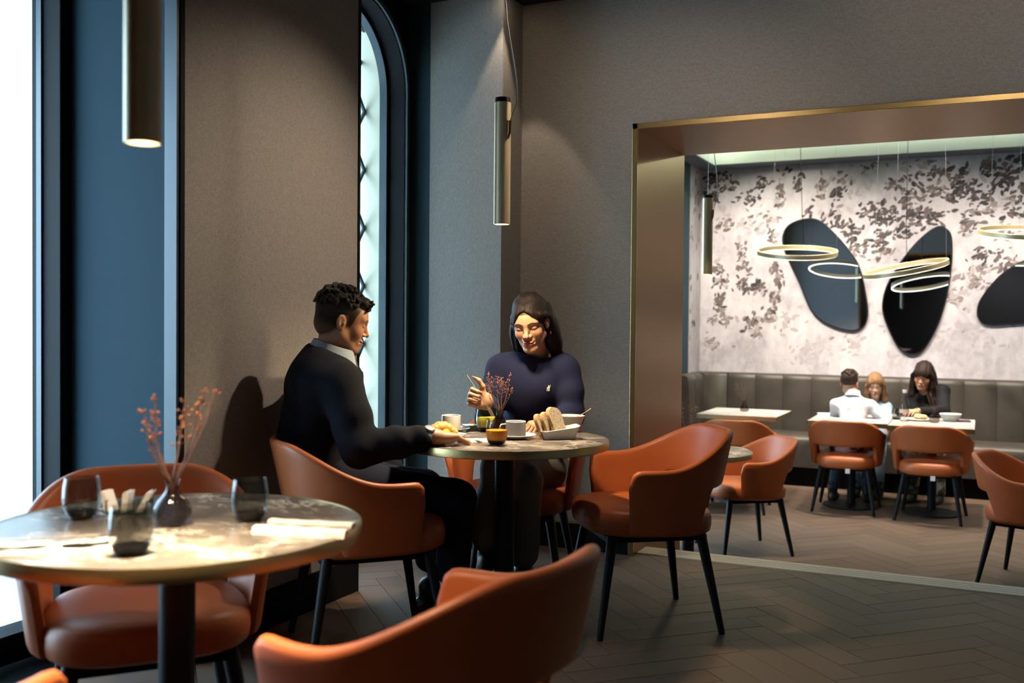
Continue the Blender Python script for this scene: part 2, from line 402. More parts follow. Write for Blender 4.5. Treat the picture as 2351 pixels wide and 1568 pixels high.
# ------------------------------------------------------------------ wall with the wide opening
ow = MB(); ow.box(-3.0, XJ-.028, YO, YOB, -.4, ZC+.3); ow.box(XJ2+.028, XR, YO, YOB, -.4, ZC+.3); ow.box(XJ-.028, XJ2+.028, YO, YOB, ZH+.028, ZC+.3)
struct(ow.build('wall_back', MT['brown_fabric']), 'grey fabric wall around the wide opening')
jb = MB(); jb.box(XJ-.028, XJ, YO-.022, YO, 0, ZH+.028); jb.box(XJ-.028, XJ2+.028, YO-.022, YO, ZH, ZH+.028); jb.box(XJ2, XJ2+.028, YO-.022, YO, 0, ZH+.028)
tr2 = struct(jb.build('trim_2', MT['brass'], bevel=.002), 'narrow brass frame edging the wide opening')
ln = MB(); ln.box(XJ-.028, XJ, YO, YOB+.002, -.36, ZH+.028); ln.box(XJ2, XJ2+.028, YO, YOB+.002, -.36, ZH+.028)
ln.build('jamb_lining', MT['bronze'], tr2)
MB().box(XJ, XJ2, YO, YOB+.002, ZH, ZH+.028).build('head_lining', MT['bronze'], tr2)
bb = MB(); bb.box(XP, XJ-.03, YO-.014, YO, 0, .135)
bbo = struct(bb.build('baseboard_back', MT['black'], bevel=.002), 'black baseboard under the grey fabric wall')
MB().box(XP, XJ-.03, YO-.016, YO, .135, .147).build('cap_strip', MT['brass'], bbo)
# ceiling and unseen sides of the front room
struct(box_obj('ceiling', (-3.2, XR, YN, YO, ZC, ZC+.1), MT['ceiling']), 'black ceiling of the front dining room')
struct(box_obj('wall_right', (XR, XR+.1, YN, YB, -.5, 3.2), MT['brown_fabric']), 'taupe fabric wall on the right side')
struct(box_obj('wall_front', (-3.2, XR, YN-.1, YN, 0, ZC), MT['brown_fabric']), 'taupe fabric wall behind the viewer')

# ------------------------------------------------------------------ back room shell
m, nt, b = nmat('leaf_wallpaper'); setp(b, rough=.75, spec=.25)
v = tex_vec(nt); a1 = noise(nt, v, 1.3, 4, .6, .6); a2 = noise(nt, v, 7.0, 6, .7, .8); a3 = noise(nt, tex_vec(nt, (14, 14, 5), rot=(0, .6, 0)), 1.0, 5, .65, .5)
s1 = math2(nt, 'ADD', math2(nt, 'MULTIPLY', a1, v=.5), math2(nt, 'ADD', math2(nt, 'MULTIPLY', a2, v=.3), math2(nt, 'MULTIPLY', a3, v=.28)))
nt.links.new(ramp(nt, s1, [(.38, (.26, .245, .28)), (.52, (.385, .37, .405)), (.68, (.52, .51, .545))]), b.inputs['Base Color']); MT['paper_wall'] = m
wpw = struct(box_obj('wall_back', (XLB-.1, XR, YB, YB+.1, -.4, 3.2), MT['paper_wall']), 'pale leaf patterned wallpaper wall behind the banquette')
lw = MB(); lw.box(XLB-.1, XLB, 9.95, YB, -.4, 3.2)
wpl = struct(lw.build('wall_left', MT['paper_wall']), 'short return of the leaf wallpaper in the far corner')
lw = MB(); lw.box(XLB-.3, XLB, 7.5, 9.95, -.4, 3.2); lw.box(XLB-.3, XLB, 5.7, 6.2, -.4, 3.2); lw.box(XLB-.3, XLB, 6.2, 7.5, 2.5, 3.2); lw.box(XLB-.3, XLB, 6.2, 7.5, -.4, -.3)
struct(lw.build('wall_left', MT['blue']), 'dark blue window wall of the back room')
w4 = MB(); w4.box(XLB-.25, XLB-.18, 6.2, 6.26, -.3, 2.5); w4.box(XLB-.25, XLB-.18, 7.44, 7.5, -.3, 2.5); w4.box(XLB-.25, XLB-.18, 6.82, 6.88, -.3, 2.5)
w4o = struct(w4.build('window_3', MT['black']), 'dark framed window of the back room hidden behind the jamb')
MB().box(XLB-.22, XLB-.214, 6.26, 6.82, -.3, 2.5).build('pane', MT['pane'], w4o)
MB().box(XLB-.22, XLB-.214, 6.88, 7.44, -.3, 2.5).build('pane', MT['pane'], w4o)
MT['cove_paint'] = plain('cove_paint', (.62, .64, .60), .8); MT['border_paint'] = plain('blue_grey_paint', (.085, .105, .14), .6)
cb = MB(); IX0, IX1, IY0, IY1 = XLB+.2, XR-.2, 6.0, 10.12
cb.box(XLB-.1, XR, IY1, YB, ZCB, ZCB+.01); cb.box(XLB-.1, IX0, YOB, IY1, ZCB, ZCB+.01); cb.box(IX1, XR, YOB, IY1, ZCB, ZCB+.01); cb.box(IX0, IX1, YOB, IY0, ZCB, ZCB+.01)
ceb = struct(cb.build('ceiling', MT['border_paint']), 'blue-grey ceiling border around the lit cove of the back room')
cu = MB(); cu.box(IX0, IX1, IY1, IY1+.02, ZCB+.002, 3.2); cu.box(IX0-.02, IX0, IY0, IY1, ZCB+.005, 3.2); cu.box(IX1, IX1+.02, IY0, IY1, ZCB+.005, 3.2); cu.box(IX0, IX1, IY0-.02, IY0, ZCB+.005, 3.2); cu.box(XLB-.1, XR, YOB, YB, 3.16, 3.2)
cu.build('cove_recess', MT['cove_paint'], ceb)
led = thing('cove_light', 'greenish white strip light in the ceiling cove', 'light', (0, 0, 3.1))
MB().box(IX0+.02, IX1-.02, IY1-.05, IY1-.02, -.03, -.01).build('led_strip', MT['cove'], led)
MB().box(IX0+.02, IX0+.05, IY0, IY1-.06, -.03, -.01).build('led_strip', MT['cove'], led)
MB().box(IX0, IX1, IY1-.055, IY1, -.01, .06).build('channel', MT['cove_paint'], led)

# leaf print on the wallpaper (flat print, one part of the wall)
LEAFC = [(.035, .031, .036), (.062, .053, .056), (.115, .095, .094), (.20, .172, .172), (.32, .295, .31)]
for i, c in enumerate(LEAFC): MT['leaf%d' % i] = plain('leaf_print_%d' % i, c, .75, spec=.25)
def z5(x, y): return 1440+x/2.413, 200+y/2.413
CL = [  # zoomed-photo centre, spread x, spread y, count, tone, angle
 (380,470,40,60,12,1,1.2),(370,600,40,70,12,1,1.2),(470,520,60,50,18,1,.3),(540,470,50,40,10,0,.5),(450,610,60,30,16,0,.0),(560,540,40,40,8,1,.5),
 (680,620,60,30,12,1,.3),(740,540,40,40,8,1,.8),(850,590,30,80,14,2,1.4),(950,530,30,40,8,1,.8),(870,440,30,30,6,1,1),(780,720,70,40,12,3,.3),(540,770,70,30,10,2,.2),
 (1080,580,30,80,12,3,1.0),(1170,600,35,35,9,0,.6),(1180,520,50,40,8,3,.8),(1000,690,30,40,6,1,1.2),(1150,730,50,50,16,1,.7),(1250,800,60,45,18,1,.4),(1270,900,40,40,12,2,.3),
 (1370,690,70,50,24,1,.5),(1430,720,70,40,18,1,.3),(1400,850,60,50,18,1,.4),(1420,910,60,40,14,2,.5),(1530,790,60,40,18,1,.4),(1590,690,50,40,14,1,.4),(1470,540,50,30,8,2,.1),
 (1580,520,60,50,12,1,-.6),(1560,610,70,40,12,2,.4),(1660,720,60,40,16,1,.3),(1700,580,60,50,14,2,.3),(1740,480,70,40,16,2,.1),(1790,620,50,30,10,1,-.5),(1840,480,50,60,14,0,.8),
 (1880,560,70,50,18,1,.5),(1950,620,70,40,16,1,.1),(1920,690,70,25,8,2,.1),(2040,430,60,40,14,1,.4),(2060,520,60,50,18,0,.6),(2120,470,50,60,16,1,.4),(2170,400,50,40,14,0,.3),(2180,560,50,50,14,1,.4),
 (2150,700,50,40,12,1,.3),(2060,650,60,40,10,3,.3),(1900,750,60,30,10,2,.4),(1950,920,50,50,12,1,.7),(2100,950,60,50,14,2,.8),(1990,430,50,40,10,2,.6),(1650,430,90,40,10,3,.2),(1350,430,80,30,6,3,.3),
 (500,990,30,40,10,2,1.3),(520,1070,35,40,10,2,1.2),(510,1180,40,60,16,2,1.4),(540,1280,40,40,10,3,1.3),(470,1290,30,30,6,3,1),(630,900,30,40,8,2,1.3),(650,980,30,40,10,2,1.2),(630,1090,40,40,10,2,.6),(690,1110,50,30,12,1,.3),(730,1120,40,40,10,2,.9),
 (800,1000,30,30,7,2,1),(835,1060,30,50,9,2,1.4),(815,1160,25,40,8,2,1.2),(795,1240,30,40,8,2,1.2),(700,1310,40,50,16,2,.8),(720,1360,30,30,8,3,1),(770,1290,30,30,8,3,1),(800,820,30,40,8,2,1.2),
 (1880,1050,80,20,12,3,.2),(1960,1000,60,20,8,3,.3),(1930,1090,60,30,10,3,.6),(1840,1140,50,25,10,4,.5),(1790,1180,40,25,8,3,.4),(1880,780,40,30,8,2,.5),(2080,800,60,60,10,3,.6),
 (440,1390,50,30,8,3,.6),(370,1340,30,40,8,2,1),(380,1450,20,60,6,3,1.3),(1250,1440,40,60,8,4,1.2),(900,1300,90,60,8,4,1.),(1000,1450,120,60,8,4,1.),(1900,1350,120,80,10,4,1.),(1600,1000,60,80,8,4,1.),(560,1450,120,60,9,4,1),(2100,1250,60,100,10,4,1),
 (1300,560,120,80,8,4,.5),(640,800,120,90,10,4,.6),(1100,900,60,60,6,4,.6),(1700,950,60,60,8,3,.6)]
lp = MB(); rr = random.Random(5)
def leaf(mb, cx, cz, L, Wd, ang, tone, plane):
    n = 9; pts = []
    for i in range(n):
        t = 2*PI*i/n; r = 1+rr.uniform(-.22, .22); u = L*.5*math.cos(t)*r; v_ = Wd*.5*math.sin(t)*abs(math.sin(t))**.25*r if i else 0
        pts.append((cx+u*math.cos(ang)-v_*math.sin(ang), cz+u*math.sin(ang)+v_*math.cos(ang)))
    mb.cm = tone; y = YB-.0006-rr.uniform(0, .0006)
    mb.add([(px_, y, pz_) for px_, pz_ in pts], [tuple(range(n))])
for (zx, zy, sx, sy, cnt, tone, ang) in CL:
    p = ony(*z5(zx, zy), YB); k = YB/FPX/2.413*1.02
    for i in range(int(cnt*1.9)):
        x = p[0]+rr.gauss(0, .55)*sx*k; z = p[2]+rr.gauss(0, .55)*sy*k
        if not (XLB+.03 < x < .62 and .72 < z < 2.79): continue
        L = rr.uniform(.032, .078); t = min(4, max(0, tone+rr.choice((-1, 0, 0, 0, 1))))
        leaf(lp, x, z, L, L*rr.uniform(.38, .62), ang+rr.gauss(0, .7), t, 0)
    a = ang+rr.gauss(0, .3); Ls = max(sx, sy)*k*rr.uniform(.8, 1.3)
    if XLB+.05 < p[0] < .5 and rr.random() < .6:
        leaf(lp, p[0], min(2.7, max(.75, p[2])), Ls, .006, a, min(4, tone+1), 0)
for i in range(420):
    x = rr.uniform(XLB+.05, 3.0); z = rr.uniform(.75, 2.75); L = rr.uniform(.04, .10); den = (z-.6)/2.2
    if x < .4 and rr.random() < .35: continue
    t = 4 if x < .4 else rr.choice((1, 2, 3, 4))
    leaf(lp, x, z, L, L*.5, rr.uniform(0, PI), t, 0)
tag(lp.build('leaf_print', [MT['leaf%d' % i] for i in range(5)], wpw), kind='stuff')
lp2 = MB()
for i in range(26):
    y = rr.uniform(9.97, 10.38); z = rr.uniform(1.5, 2.78) if i < 20 else rr.uniform(.8, 1.5); L = rr.uniform(.05, .1); a = rr.uniform(.6, 2.4); n = 8; pts = []
    for j in range(n):
        t = 2*PI*j/n; u, v_ = L*.5*math.cos(t), L*.25*math.sin(t); pts.append((XLB+.0006, min(10.395, max(9.955, y+u*math.cos(a)-v_*math.sin(a))), z+u*math.sin(a)+v_*math.cos(a)))
    lp2.cm = rr.choice((1, 2, 2, 3)); lp2.add(pts, [tuple(range(n))])
tag(lp2.build('leaf_print', [MT['leaf%d' % i] for i in range(5)], wpl), kind='stuff')
# ------------------------------------------------------------------ chairs
def smooth01(t): t = min(1, max(0, t)); return t*t*(3-2*t)
def make_chair():
    """wraparound barrel chair, front towards +Y, origin on the floor under the seat"""
    root = bpy.data.objects.new('dining_chair', None); link(root)
    NF = 72; PH = math.radians(116); rings = []
    A, B, TH = .262, .262, .036
    def plan(ph):
        e = .86
        sx = math.copysign(abs(math.sin(ph))**e, math.sin(ph)); cy = math.copysign(abs(math.cos(ph))**e, math.cos(ph))
        return np.array([A*sx, -B*cy])
    for i in range(NF+1):
        ph = -PH+2*PH*i/NF; ap = abs(ph); deg = math.degrees(ap)
        p = plan(ph); t = plan(ph+.01)-plan(ph-.01); t /= np.linalg.norm(t); nrm = np.array([t[1], -t[0]])
        if np.dot(nrm, p) < 0: nrm = -nrm
        zt = .772-.132*smooth01((deg-20)/74)
        end = (116-deg)/9.0
        zt -= .07*(1-math.sqrt(max(0, 1-(1-min(1, end))**2)))
        zb = .555-.170*smooth01((deg-50)/15)
        th = TH*(.55+.45*math.sqrt(max(0, 1-(1-min(1, (116-deg)/4.5))**2)))
        ring = []
        def off(z):   # outward flare and backward lean with height
            f = (z-.40)/.38; return .055*max(-.2, f)
        nz = 9; er = th/2
        prof = []
        for k in range(nz): prof.append((th/2, zb+er+(zt-zb-2*er)*k/(nz-1)))
        for k in range(1, 6): a = PI*k/6; prof.append((th/2*math.cos(a), zt-er+er*math.sin(a)))
        for k in range(nz): prof.append((-th/2, zt-er-(zt-zb-2*er)*k/(nz-1)))
        for k in range(1, 6): a = PI+PI*k/6; prof.append((th/2*math.cos(a), zb+er+er*math.sin(a)))
        for o, z in prof:
            q = p+nrm*(o+off(z)*(1.0 if True else 0)); ring.append((q[0], q[1]-.02*max(0, (z-.5)/.28)*math.cos(ph), z))
        rings.append(ring)
    sh = MB().rings(rings).build('backrest', MT['leather'], root, smooth=50)
    # piping seam on the inside edge
    # seat
    def outline(sc, n=56):
        o = []
        for j in range(n):
            a = 2*PI*j/n; e = .62
            x = .247*math.copysign(abs(math.cos(a))**e, math.cos(a)); y = .262*math.copysign(abs(math.sin(a))**e, math.sin(a))
            x *= 1-.07*max(0, -y/.262); o.append((x*sc[0], .005+y*sc[1]))
        return o
    rs = []
    for d, z in ((.05, .372), (.018, .376), (.004, .388), (0, .41), (0, .437), (.006, .458), (.02, .471), (.05, .480), (.10, .486), (.17, .489), (.225, .490)):
        k = (1-d/.247, 1-d/.262); rs.append([(x, y, z+.008*(y/.26)) for x, y in outline(k)])
    st = MB().rings(rs).build('seat', MT['leather'], root, smooth=60)
    MB().box(-.19, .19, -.2, .2, .352, .373).build('seat_frame', MT['black'], root)
    for sx in (-1, 1):
        for sy in (-1, 1):
            g = MB(); a = np.array([sx*.180, sy*.178, .375]); b = np.array([sx*.243, sy*.243, .006])
            g.tube([a, a+(b-a)*.05, b, b-np.array([0, 0, .006])], [.021, .021, .0125, .0125], 12); lg = g.build('leg', MT['blackmetal'], root, smooth=40)
            MB().lathe([(.0115, 0), (.0125, .002), (.0125, .0035)], 10, c=(b[0], b[1], -.0)).build('foot_glide', MT['black'], lg)
    return root
chair0 = make_chair(); _used = [False]
def face(fx, fy): return math.atan2(-fx, fy)      # rotation that turns +Y to (fx, fy)
def place_chair(x, y, fx, fy, label, z=0.0):
    o = chair0 if not _used[0] else copy_tree(chair0)
    _used[0] = True; o.location = (x, y, z); o.rotation_euler = (0, 0, face(fx, fy))
    return tag(o, label, 'chair', 'cognac leather barrel dining chairs')
CH = {}
CH['B'] = place_chair(-1.23, 3.83, -.80, -.60, 'empty cognac leather barrel chair at the right of the breakfast table')
CH['man'] = place_chair(-2.02, 3.05, .70, .71, 'cognac leather barrel chair the man in the dark sweater sits on')
CH['wom'] = place_chair(-1.86, 3.97, .26, -.96, 'cognac leather barrel chair under the woman in the navy sweatshirt')
CH['fg'] = place_chair(-.985, 1.655, -.97, .12, 'large blurred cognac barrel chair in the foreground, back to the viewer')
CH['fgl'] = place_chair(-1.93, 1.90, .76, -.65, 'cognac leather barrel chair behind the foreground marble table')
CH['fgc'] = place_chair(-1.59, .97, -.05, 1, 'cognac leather chair cut off at the lower left corner of the picture')
CH['t1'] = place_chair(-1.85, 8.36, -.10, 1, 'cognac leather chair tucked at the small rectangular table by the jamb', ZB)
CH['c8'] = place_chair(-1.47, 6.84, -.80, -.60, 'empty barrel chair in the back room just behind the step', ZB)
CH['boy'] = place_chair(-1.02, 8.745, .0, 1, 'cognac leather barrel chair with the boy in the white shirt', ZB)
CH['emp'] = place_chair(-.36, 8.66, .06, 1, 'empty cognac chair seen from behind, right beside the boy\'s chair', ZB)
CH['rgt'] = place_chair(.30, 6.75, .94, -.33, 'barrel chair cut off by the right edge of the picture', ZB)
# care tags hanging under two seats
for c in ('boy', 'emp'):
    MB().box(.02, .055, -.262, -.258, .338, .376).build('care_tag', MT['paper'], CH[c])

# ------------------------------------------------------------------ tables
def round_table(x, y, z, r, label):
    t = thing('round_table', label, 'table', (x, y, z), group='round marble tables with brass edges')
    MB().lathe([(r-.004, .722), (r-.002, .7225), (r-.002, .7495), (r-.004, .75)], 96).build('tabletop', MT['marble'], t, smooth=30)
    e = MB(); e.rings([[(rr_*math.cos(2*PI*j/96), rr_*math.sin(2*PI*j/96), zz) for j in range(96)] for rr_, zz in
        ((r-.012, .7205), (r, .7205), (r+.002, .7225), (r+.002, .7485), (r+.0005, .7507), (r-.0025, .7507), (r-.0025, .722))], True, False, False)
    e.build('edge_band', MT['brass'], t, smooth=40)
    MB().lathe([(.12, .700), (.12, .7205)], 24).build('mounting_plate', MT['blackmetal'], t)
    MB().lathe([(.038, .02), (.038, .700)], 32).build('pole', MT['blackmetal'], t, smooth=30)
    MB().lathe([(.215, 0), (.215, .010), (.21, .014), (.05, .018), (.04, .03)], 64).build('base_plate', MT['blackmetal'], t, smooth=30)
    return t
TC = (-1.627, 3.382); TF = (-1.555, 1.615)
round_table(*TC, 0, .39, 'round dark marble table laid for breakfast with the couple')
round_table(*TF, 0, .39, 'round marble table with three smoked glasses in the foreground')
round_table(-1.665, 6.14, ZB, .39, 'round marble table mostly hidden behind the chair at the opening')
def rect_table(x0, x1, y0, y1, z, label):
    xc, yc = (x0+x1)/2, (y0+y1)/2; t = thing('rectangular_table', label, 'table', (xc, yc, z), group='rectangular marble tables along the banquette')
    hx, hy = (x1-x0)/2, (y1-y0)/2
    MB().box(-hx+.002, hx-.002, -hy+.002, hy-.002, .715, .75).build('tabletop', MT['marble_lit'], t)
    e = MB(); e.box(-hx, hx, -hy, -hy+.003, .714, .7503); e.box(-hx, hx, hy-.003, hy, .714, .7503); e.box(-hx, -hx+.003, -hy, hy, .714, .7503); e.box(hx-.003, hx, -hy, hy, .714, .7503)
    e.build('edge_band', MT['brass'], t)
    MB().lathe([(.035, .02), (.035, .715)], 20).build('pole', MT['blackmetal'], t, smooth=30)
    MB().lathe([(.23, 0), (.23, .012), (.05, .018), (.04, .03)], 40).build('base_plate', MT['blackmetal'], t, smooth=30)
    return t
RT1 = (-2.29, -1.59, 8.66, 9.42); RT2 = (-1.318, -.686, 8.54, 9.33); RT3 = (-.682, -.048, 8.45, 9.33)
rect_table(*RT1, ZB, 'rectangular marble table with only a twig vase by the jamb')
rect_table(*RT2, ZB, 'rectangular marble table in front of the boy and girl')
rect_table(*RT3, ZB, 'rectangular marble table with the water bottle and white bowl')

# ------------------------------------------------------------------ banquette
bq = thing('banquette', 'long grey-brown leather banquette with vertical channel panels', 'bench', (0, 0, ZB))
ST = .49; BT = 1.045; yf, yb_ = 9.72, 10.22
xs = [-2.38+.278*k for k in range(20)]
def channel(x0, x1, horiz=True):
    """one padded back panel: bulging front, local profile"""
    n = 9; rs = []
    for z, d in ((ST-.04, .0), (ST+.02, .004), (BT-.06, .0), (BT-.02, -.006), (BT-.003, -.03), (BT, -.06)):
        ring = []
        for j in range(n):
            t = j/(n-1); bl = .024*(1-abs(2*t-1)**2.6)
            y = 10.235-bl-d+(-.03*(z-ST)/.55)*-1*.9
            ring.append((x0+.001+(x1-x0-.002)*t, y, z))
        ring += [(x1-.001, 10.395, z), (x0+.001, 10.395, z)]
        rs.append(ring)
    return MB().rings(rs)
for a, b_ in zip(xs[:-1], xs[1:]):
    channel(a, b_).build('back_panel', MT['greyleather'], bq, smooth=50)
# return along the left wall
ys = [9.45, 9.72, 9.99]
for a, b_ in zip(ys[:-1], ys[1:]):
    mb = channel(a, b_); mb.xform(lambda p: np.array([XLB+.006+(10.395-p[1])*1.0, p[0], p[2]])); mb.build('back_panel', MT['greyleather'], bq, smooth=50)
cr = []
for k in range(9):
    a = PI/2*k/8; cr.append((XLB+.165+.12-.12*math.sin(a)-.0, 0))
mb = MB(); rs = []
for z, d in ((ST-.04, 0), (BT-.03, .0), (BT-.003, .02), (BT, .05)):
    ring = []
    for k in range(11):
        a = PI/2*k/10; cx, cy = -2.38, 9.99; R_ = .175+d
        ring.append((cx-R_*math.cos(a)+.0, cy+R_*math.sin(a)+.04, z))
    ring += [(-2.38, 10.395, z), (XLB+.005, 10.395, z), (XLB+.005, 9.99, z)]; rs.append(ring)
mb.rings(rs).build('corner_panel', MT['greyleather'], bq, smooth=50)
def cushion(x0, x1, y0, y1):
    rs = []
    def rr4(d): 
        R_ = .03; o = []
        for (cx, cy, a0) in ((x1-R_-d, y1-R_-d, 0), (x0+R_+d, y1-R_-d, 90), (x0+R_+d, y0+R_+d, 180), (x1-R_-d, y0+R_+d, 270)):
            for k in range(5): a = math.radians(a0+22.5*k); o.append((cx+R_*math.cos(a), cy+R_*math.sin(a)))
        return o
    for d, z in ((.0, .19), (.0, .40), (.004, .445), (.018, .47), (.045, .484), (.1, .49)): rs.append([(x, y, z) for x, y in rr4(d)])
    return MB().rings(rs)
cushion(-2.50, -.69, yf, 10.24).build('seat_cushion', MT['greyleather'], bq, smooth=50)
cushion(-.685, 1.2, yf, 10.24).build('seat_cushion', MT['greyleather'], bq, smooth=50)
cushion(1.205, 2.9, yf, 10.24).build('seat_cushion', MT['greyleather'], bq, smooth=50)
cushion(XLB+.1, -2.34, 9.45, 10.2).build('seat_cushion', MT['greyleather'], bq, smooth=50)
MB().box(XLB+.02, 2.9, yf+.07, 10.3, 0, .18).build('plinth', MT['black'], bq)
MB().box(XLB+.02, 2.9, yf+.066, yf+.07, .175, .183).build('plinth_trim', MT['blackmetal'], bq)

# ------------------------------------------------------------------ pendants
def pendant(x, y, zbot, L, R, label, power, ceil, size=150, cable_side=.03, core=1.0):
    t = thing('pendant_lamp', label, 'lamp', (x, y, zbot), group='champagne metal tube pendants')
    tb = MB(); tb.rings([[(r*math.cos(2*PI*j/48), r*math.sin(2*PI*j/48), z) for j in range(48)] for r, z in
        ((R-.004, .05), (R-.004, .001), (R-.002, 0), (R, .001), (R, L), (R-.003, L+.001))], True, False, True)
    tb.build('tube', MT['gold'], t, smooth=40)
    MB().lathe([(R*.93, L), (R*.93, L+.016), (R*.9, L+.019)], 32).build('cap', MT['black'], t, smooth=40)
    MB().lathe([(R-.005, .018), (R-.005, .02)], 32).build('bulb', MT['lamp'], t)
    c = RT[:2]/np.linalg.norm(RT[:2]); n = -FW[:2]/np.linalg.norm(FW[:2]); d = c*.72+n*.69
    # cable notch and looping cable
    zz = L*.80; nb = MB()
    nb.tube([(d[0]*(R-.006), d[1]*(R-.006), zz-.05), (d[0]*(R+.004), d[1]*(R+.004), zz-.02), (d[0]*(R+.006), d[1]*(R+.006), zz+.02)], [.004, .008, .0085], 10)
    nb.build('cable_clip', MT['bronze'], t, smooth=40)
    H_ = ceil-zbot
    pts = [(d[0]*(R+.005), d[1]*(R+.005), zz+.01)]
    for k in range(1, 13):
        s = k/12; off = (R+.005)+.02*math.sin(PI*min(1, s*1.6))*0-.0
        wv = cable_side*(1-s)**1.5*math.sin(2.2*s*PI+.6)
        q = d*(R+.006)*(1-s)**.8+c*wv*1.2; pts.append((q[0], q[1], zz+.01+(H_-zz-.01)*s))
    MB().tube(pts, .0028, 6).build('cable', MT['cable'], t, smooth=40)
    MB().tube([(0, 0, L), (0, 0, H_)], .0007, 4).build('suspension_wire', MT['cable'], t)
    MB().lathe([(.03, H_-.022), (.03, H_)], 24).build('canopy', MT['black'], t, smooth=40)
    spot(t, (0, 0, .012), (0, 0, -1), power, size, 1.0, (1, .74, .45), .045)
    spot(t, (0, 0, .010), (0, 0, -1), power*core, 62, 1.0, (1, .78, .50), R*.7)
    return t
pendant(-1.645, 3.375, 1.556, .455, .0312, 'champagne tube pendant hanging over the breakfast table', 116, ZC, core=.25)
_p1 = at(328, 330, 1.76); pendant(_p1[0], _p1[1], _p1[2], .50, .0318, 'out of focus champagne tube pendant at the upper left', 100, ZC, size=128, core=2.2)
pendant(-1.585, 6.22, 1.50, .48, .0315, 'tube pendant beyond the bronze jamb of the opening', 70, 3.16)

def ring_lamp(c, R, tilt_x, tilt_y, label, ceil=3.16):
    t = thing('ring_pendant', label, 'lamp', c, group='tilted brass ring pendants over the back tables')
    mx = (Matrix.Rotation(tilt_y, 3, 'Y') @ Matrix.Rotation(tilt_x, 3, 'X'))
    def X(p): return np.array(mx @ Vector(p))
    n = 96; h = .038
    prof = [(R-.011, 0), (R, 0), (R+.001, .001), (R+.001, h), (R, h+.001), (R-.011, h+.001), (R-.012, h), (R-.012, .001)]
    mb = MB(); rs = [[(r*math.cos(2*PI*j/n), r*math.sin(2*PI*j/n), z) for (r, z) in prof] for j in range(n)]; rs.append(rs[0])
    mb.rings(rs, True, False, False); mb.xform(X); mb.build('ring_body', MT['gold'], t, smooth=40)
    mb = MB(); prof = [(R-.011, .0008), (R-.011, -.0006), (R-.001, -.0006), (R-.001, .0008)]
    rs = [[(r*math.cos(2*PI*j/n), r*math.sin(2*PI*j/n), z) for (r, z) in prof] for j in range(n)]; rs.append(rs[0])
    mb.rings(rs, True, False, False); mb.xform(X); mb.build('led_strip', MT['led'], t)
    for k, a in enumerate((20, 140, 260)):
        p = X((R*math.cos(math.radians(a)), R*math.sin(math.radians(a)), h)); MB().tube([p, (p[0]*.9, p[1]*.9, ceil-c[2])], .0009, 4).build('suspension_wire', MT['cable'], t)
    p = X((0, R-.005, h)); MB().tube([p, (p[0], p[1]*.6, .4), (0, 0, ceil-c[2])], .003, 6).build('cable', MT['black'], t)
    return t
ring_lamp((-1.485, 8.95, 1.80), .34, .20, .06, 'brass ring pendant in front of the left organic mirror')
ring_lamp((-.595, 8.95, 1.645), .34, .16, -.17, 'brass ring pendant tipped up at the right, over the seated family')
ring_lamp((.30, 8.95, 1.92), .36, .20, .07, 'brass ring pendant cut off by the right picture edge')

# ------------------------------------------------------------------ recessed ceiling spots (out of view, some only added to brighten the front room)
def downlight(x, y, z, target, power, size, label, blend=.35, color=(1, .81, .60), r=.03):
    t = thing('ceiling_spotlight', label, 'lamp', (x, y, z), group='recessed ceiling spotlights')
    MB().lathe([(.045, -.006), (.045, .0)], 24).build('housing', MT['black'], t)
    MB().lathe([(.028, -.008), (.028, -.006)], 20).build('lens', MT['lamp'], t)
    tg = Vector(target)-Vector((x, y, z)); spot(t, (0, 0, -.012), tg, power, size, blend, color, r)
downlight(-2.19, 4.555, ZC, (-2.19, 4.555, 0), 30, 55, 'recessed ceiling spotlight by the grey fabric pier', .12)
downlight(-1.1, 3.7, ZC, (-2.48, 2.9, .7), 235, 74, 'recessed ceiling spotlight washing the taupe pier', .9)
downlight(-1.3, 3.3, ZC, (-1.5, 4.86, 1.7), 60, 80, 'unseen ceiling spotlight added to brighten the grey corner wall', .9)  # lamp added out of view to lift the grey wall's brightness
downlight(.1, 3.2, ZC, (.0, 4.86, 2.2), 56, 90, 'unseen ceiling spotlight added to brighten the wall above the opening', .9)  # added lamp, brightens the wall over the opening
downlight(.6, -1.6, ZC, (.2, -3.0, 1.2), 70, 100, 'unseen ceiling spotlight added behind the viewer to brighten the mirror reflections', .9, (1, .92, .85))  # added so the back-room mirrors reflect a lit wall
downlight(.35, 3.1, ZC, (.35, 3.4, 0), 26, 60, 'recessed ceiling spotlight over the right aisle', .5)
downlight(-.4, .6, ZC, (-.6, 1.0, 0), 14, 70, 'unseen fill spotlight added above the viewer', .5)  # added as ambient fill for the shaded sides of the chairs
for k, (x, y, tx, ty, tz, pw) in enumerate(((-1.9, 8.8, -1.9, 9.1, .3, 52), (-1.0, 8.7, -.95, 9.0, .3, 72), (-.3, 8.6, -.3, 8.9, .3, 78), (-1.75, 8.5, -1.75, 10.4, 1.0, 125), (-.55, 8.5, -.55, 10.4, .85, 100), (.65, 8.5, .65, 10.4, .85, 95), (-.5, 7.2, -.6, 7.4, ZB, 16), (.45, 7.0, .4, 7.2, ZB, 17), (1.6, 8.6, 1.5, 9.2, .3, 50), (-2.3, 8.7, -2.5, 10.4, 1.0, 42))):
    downlight(x, y, 3.155, (tx, ty, tz), pw*6, 80, ['recessed spotlight over the vase table', 'recessed spotlight over the boy and girl', 'recessed spotlight over the bottle table', 'recessed spotlight washing the wall behind the left mirror', 'recessed spotlight washing the wall behind the middle mirror', 'recessed spotlight washing the wall at the right mirror', 'recessed spotlight above the aisle of the back room', 'recessed spotlight above the chair at the right edge', 'recessed spotlight far to the right of the back room', 'recessed spotlight in the far left corner'][k], .8, (1, .86, .70))

